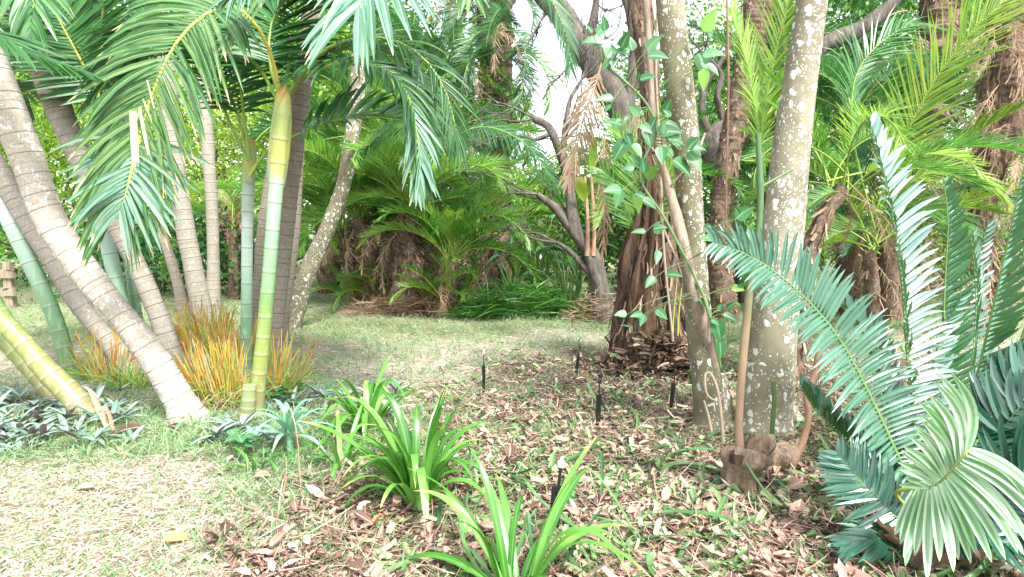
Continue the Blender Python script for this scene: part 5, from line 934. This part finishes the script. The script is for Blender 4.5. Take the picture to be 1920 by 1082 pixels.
bgtree('dark leafy tree behind the far left trunks', -80, 15, 7.5, 3., .15, 9000, 5, 'bush_dark', zc=5.2, rz=2.5, trunk=.12)
bgtree('dark low shrub behind the slender left trunks', 300, 12, 1.9, 2.6, .11, 9000, 6, 'bush_dark', trunk=.03, name='shrub', cat='shrub', zc=.9, rz=.9)
bgtree('leafy green tree behind the tall dark palm', 620, 17, 8.5, 3.6, .16, 13000, 7, 'bush', zc=5.5, rz=3, trunk=.14)
bgtree('deep green tree closing the view behind the central clump', 760, 18, 8.6, 2.8, .16, 13000, 8, 'bush_dark', zc=5, rz=4, trunk=.16)
bgtree('light green low shrub seen beyond the central clump', 980, 16, 3.3, 2.3, .12, 10000, 9, 'bush', trunk=.05, name='shrub', cat='shrub', zc=1.5, rz=1.5)
bgtree('bright green shrub under the sky gap', 1090, 15, 3.2, 1.7, .11, 9000, 10, 'bush_lime', trunk=.05, name='shrub', cat='shrub', zc=1.7, rz=1.4)
bgtree('light leafy tree with gaps right of the sky gap', 1250, 14, 6.5, 1.5, .12, 4500, 11, 'bush', zc=3.4, rz=2.6, trunk=.1)
bgtree('dark shrub behind the furrowed old trunk', 1240, 11, 2.6, 1.5, .1, 6000, 12, 'bush_dark', trunk=.04, name='shrub', cat='shrub', zc=1.3, rz=1.2)
bgtree('tangled tree beyond the dark twisted limbs', 1410, 14, 7, 2., .12, 6500, 13, 'bush', zc=4.6, rz=3, trunk=.12)
bgtree('dark tree behind the right hand palms', 1560, 15, 8, 3., .15, 12000, 14, 'bush_dark', zc=5, rz=3.5, trunk=.14)
bgtree('leafy tree at the top right behind the dead fronds', 1720, 15, 8.5, 3., .15, 9000, 15, 'bush', zc=6.6, rz=2.4, trunk=.13)
bgtree('pale twiggy shrub in the right background', 1760, 12, 3.4, 2.4, .08, 4500, 16, 'bush_lime', trunk=.05, name='shrub', cat='shrub', zc=1.6, rz=1.5, bmat='twig', sticks=9)
bgtree('pale tangled bush at the far right edge', 1980, 11, 4.2, 2.2, .08, 4500, 17, 'bush', trunk=.05, name='shrub', cat='shrub', zc=2, rz=1.9, bmat='twig', sticks=9)
bgtree('dry grey brushwood behind the upright cycad fronds', 1600, 11.5, 2.2, 2., .07, 2200, 18, 'bush', trunk=.035, name='shrub', cat='shrub', zc=.9, rz=.8, bmat='twig', sticks=14)
bgtree('dry tangled brushwood behind the right edge cycad frond', 1880, 9.5, 2.4, 1.8, .07, 1800, 19, 'bush', trunk=.035, name='shrub', cat='shrub', zc=1, rz=.9, bmat='twig', sticks=14)
bgtree('large dark tree beyond the far right corner', 2150, 16, 8, 3.2, .15, 9000, 20, 'bush_dark', zc=4.6, rz=3.6, trunk=.14)
# distant wood closing the view
mb = MB(); g = np.random.RandomState(77); n = 42000; x_ = g.uniform(-34, 34, n); prof_h = np.interp(x_, [-34, -12, -1.2, -.2, 5., 7, 12, 34], [10, 10, 8, 3.2, 3.4, 8, 9, 10]) + np.sin(x_ * 1.7) * .6
P = np.c_[x_, 26 + g.rand(n) * 4, g.rand(n) * prof_h]
blades(mb, P, rand_unit(n, g), rand_unit(n, g) + (0, -.5, .5), g.uniform(.25, .5, n), .2, (0, 0, -.4), 2, 0, 'lance', rnd=np.clip(.5 + .35 * np.sin(x_ * 2.3) * np.cos(P[:, 2] * 1.9) + g.randn(n) * .2, 0, 1))
single('far_wood', mb, M['bush'], 'distant green wood closing the view behind everything', 'wood', kind='stuff')
# pink blossom shrub
b = np.array([(445 - 960) / F * 12.5, 12.5, 0.]); o = thing('flowering_shrub', 'shrub with pink blossom glimpsed behind the slim green cane', 'shrub', b); g = np.random.RandomState(5); mb = MB(); grow(mb, b, np.array([0, 0, 1.]), .8, .03, 3, g); part('branches', mb, M['darkbark'], o, True)
part('leaves', leaf_cloud(3000, b + (0, 0, 1.1), (.6, .5, .9), .09, 6), M['bush'], o); part('blossom', leaf_cloud(900, b + (0.05, -.3, 1.5), (.35, .3, .5), .07, 7, 20, .8), M['pink'], o)
# fence at far left
fo = thing('wooden_fence', 'weathered wooden post and rail fence at the left edge', 'fence', (-8.2, 10.4, 0))
def beam(mb, a, b_, w_, h_):
    a, b_ = np.array(a, float), np.array(b_, float); d = nz(b_ - a); s = nz(np.cross(d, (0, 0, 1) if abs(d[2]) < .9 else (0, 1, 0))); u = np.cross(s, d)
    V = np.array([p + s * x * w_ / 2 + u * y * h_ / 2 for p in (a, b_) for x, y in ((-1, -1), (1, -1), (1, 1), (-1, 1))]); q = [(0, 1, 2, 3), (7, 6, 5, 4), (0, 4, 5, 1), (1, 5, 6, 2), (2, 6, 7, 3), (3, 7, 4, 0)]; mb.add(V, q, np.zeros((8, 3)))
for k in range(5):
    mb = MB(); x_ = -8.55 - .9 * k + (0 if k else .0); beam(mb, (x_, 10.4 + .1 * k, -.1), (x_, 10.4 + .1 * k, .75 - .03 * (k % 2)), .13, .11); part('post', mb, M['wood'], fo)
for z_ in (.55, .25):
    mb = MB(); beam(mb, (-8.4, 10.31, z_), (-12.3, 10.71, z_ + .02), .035, .14); part('rail', mb, M['wood'], fo)
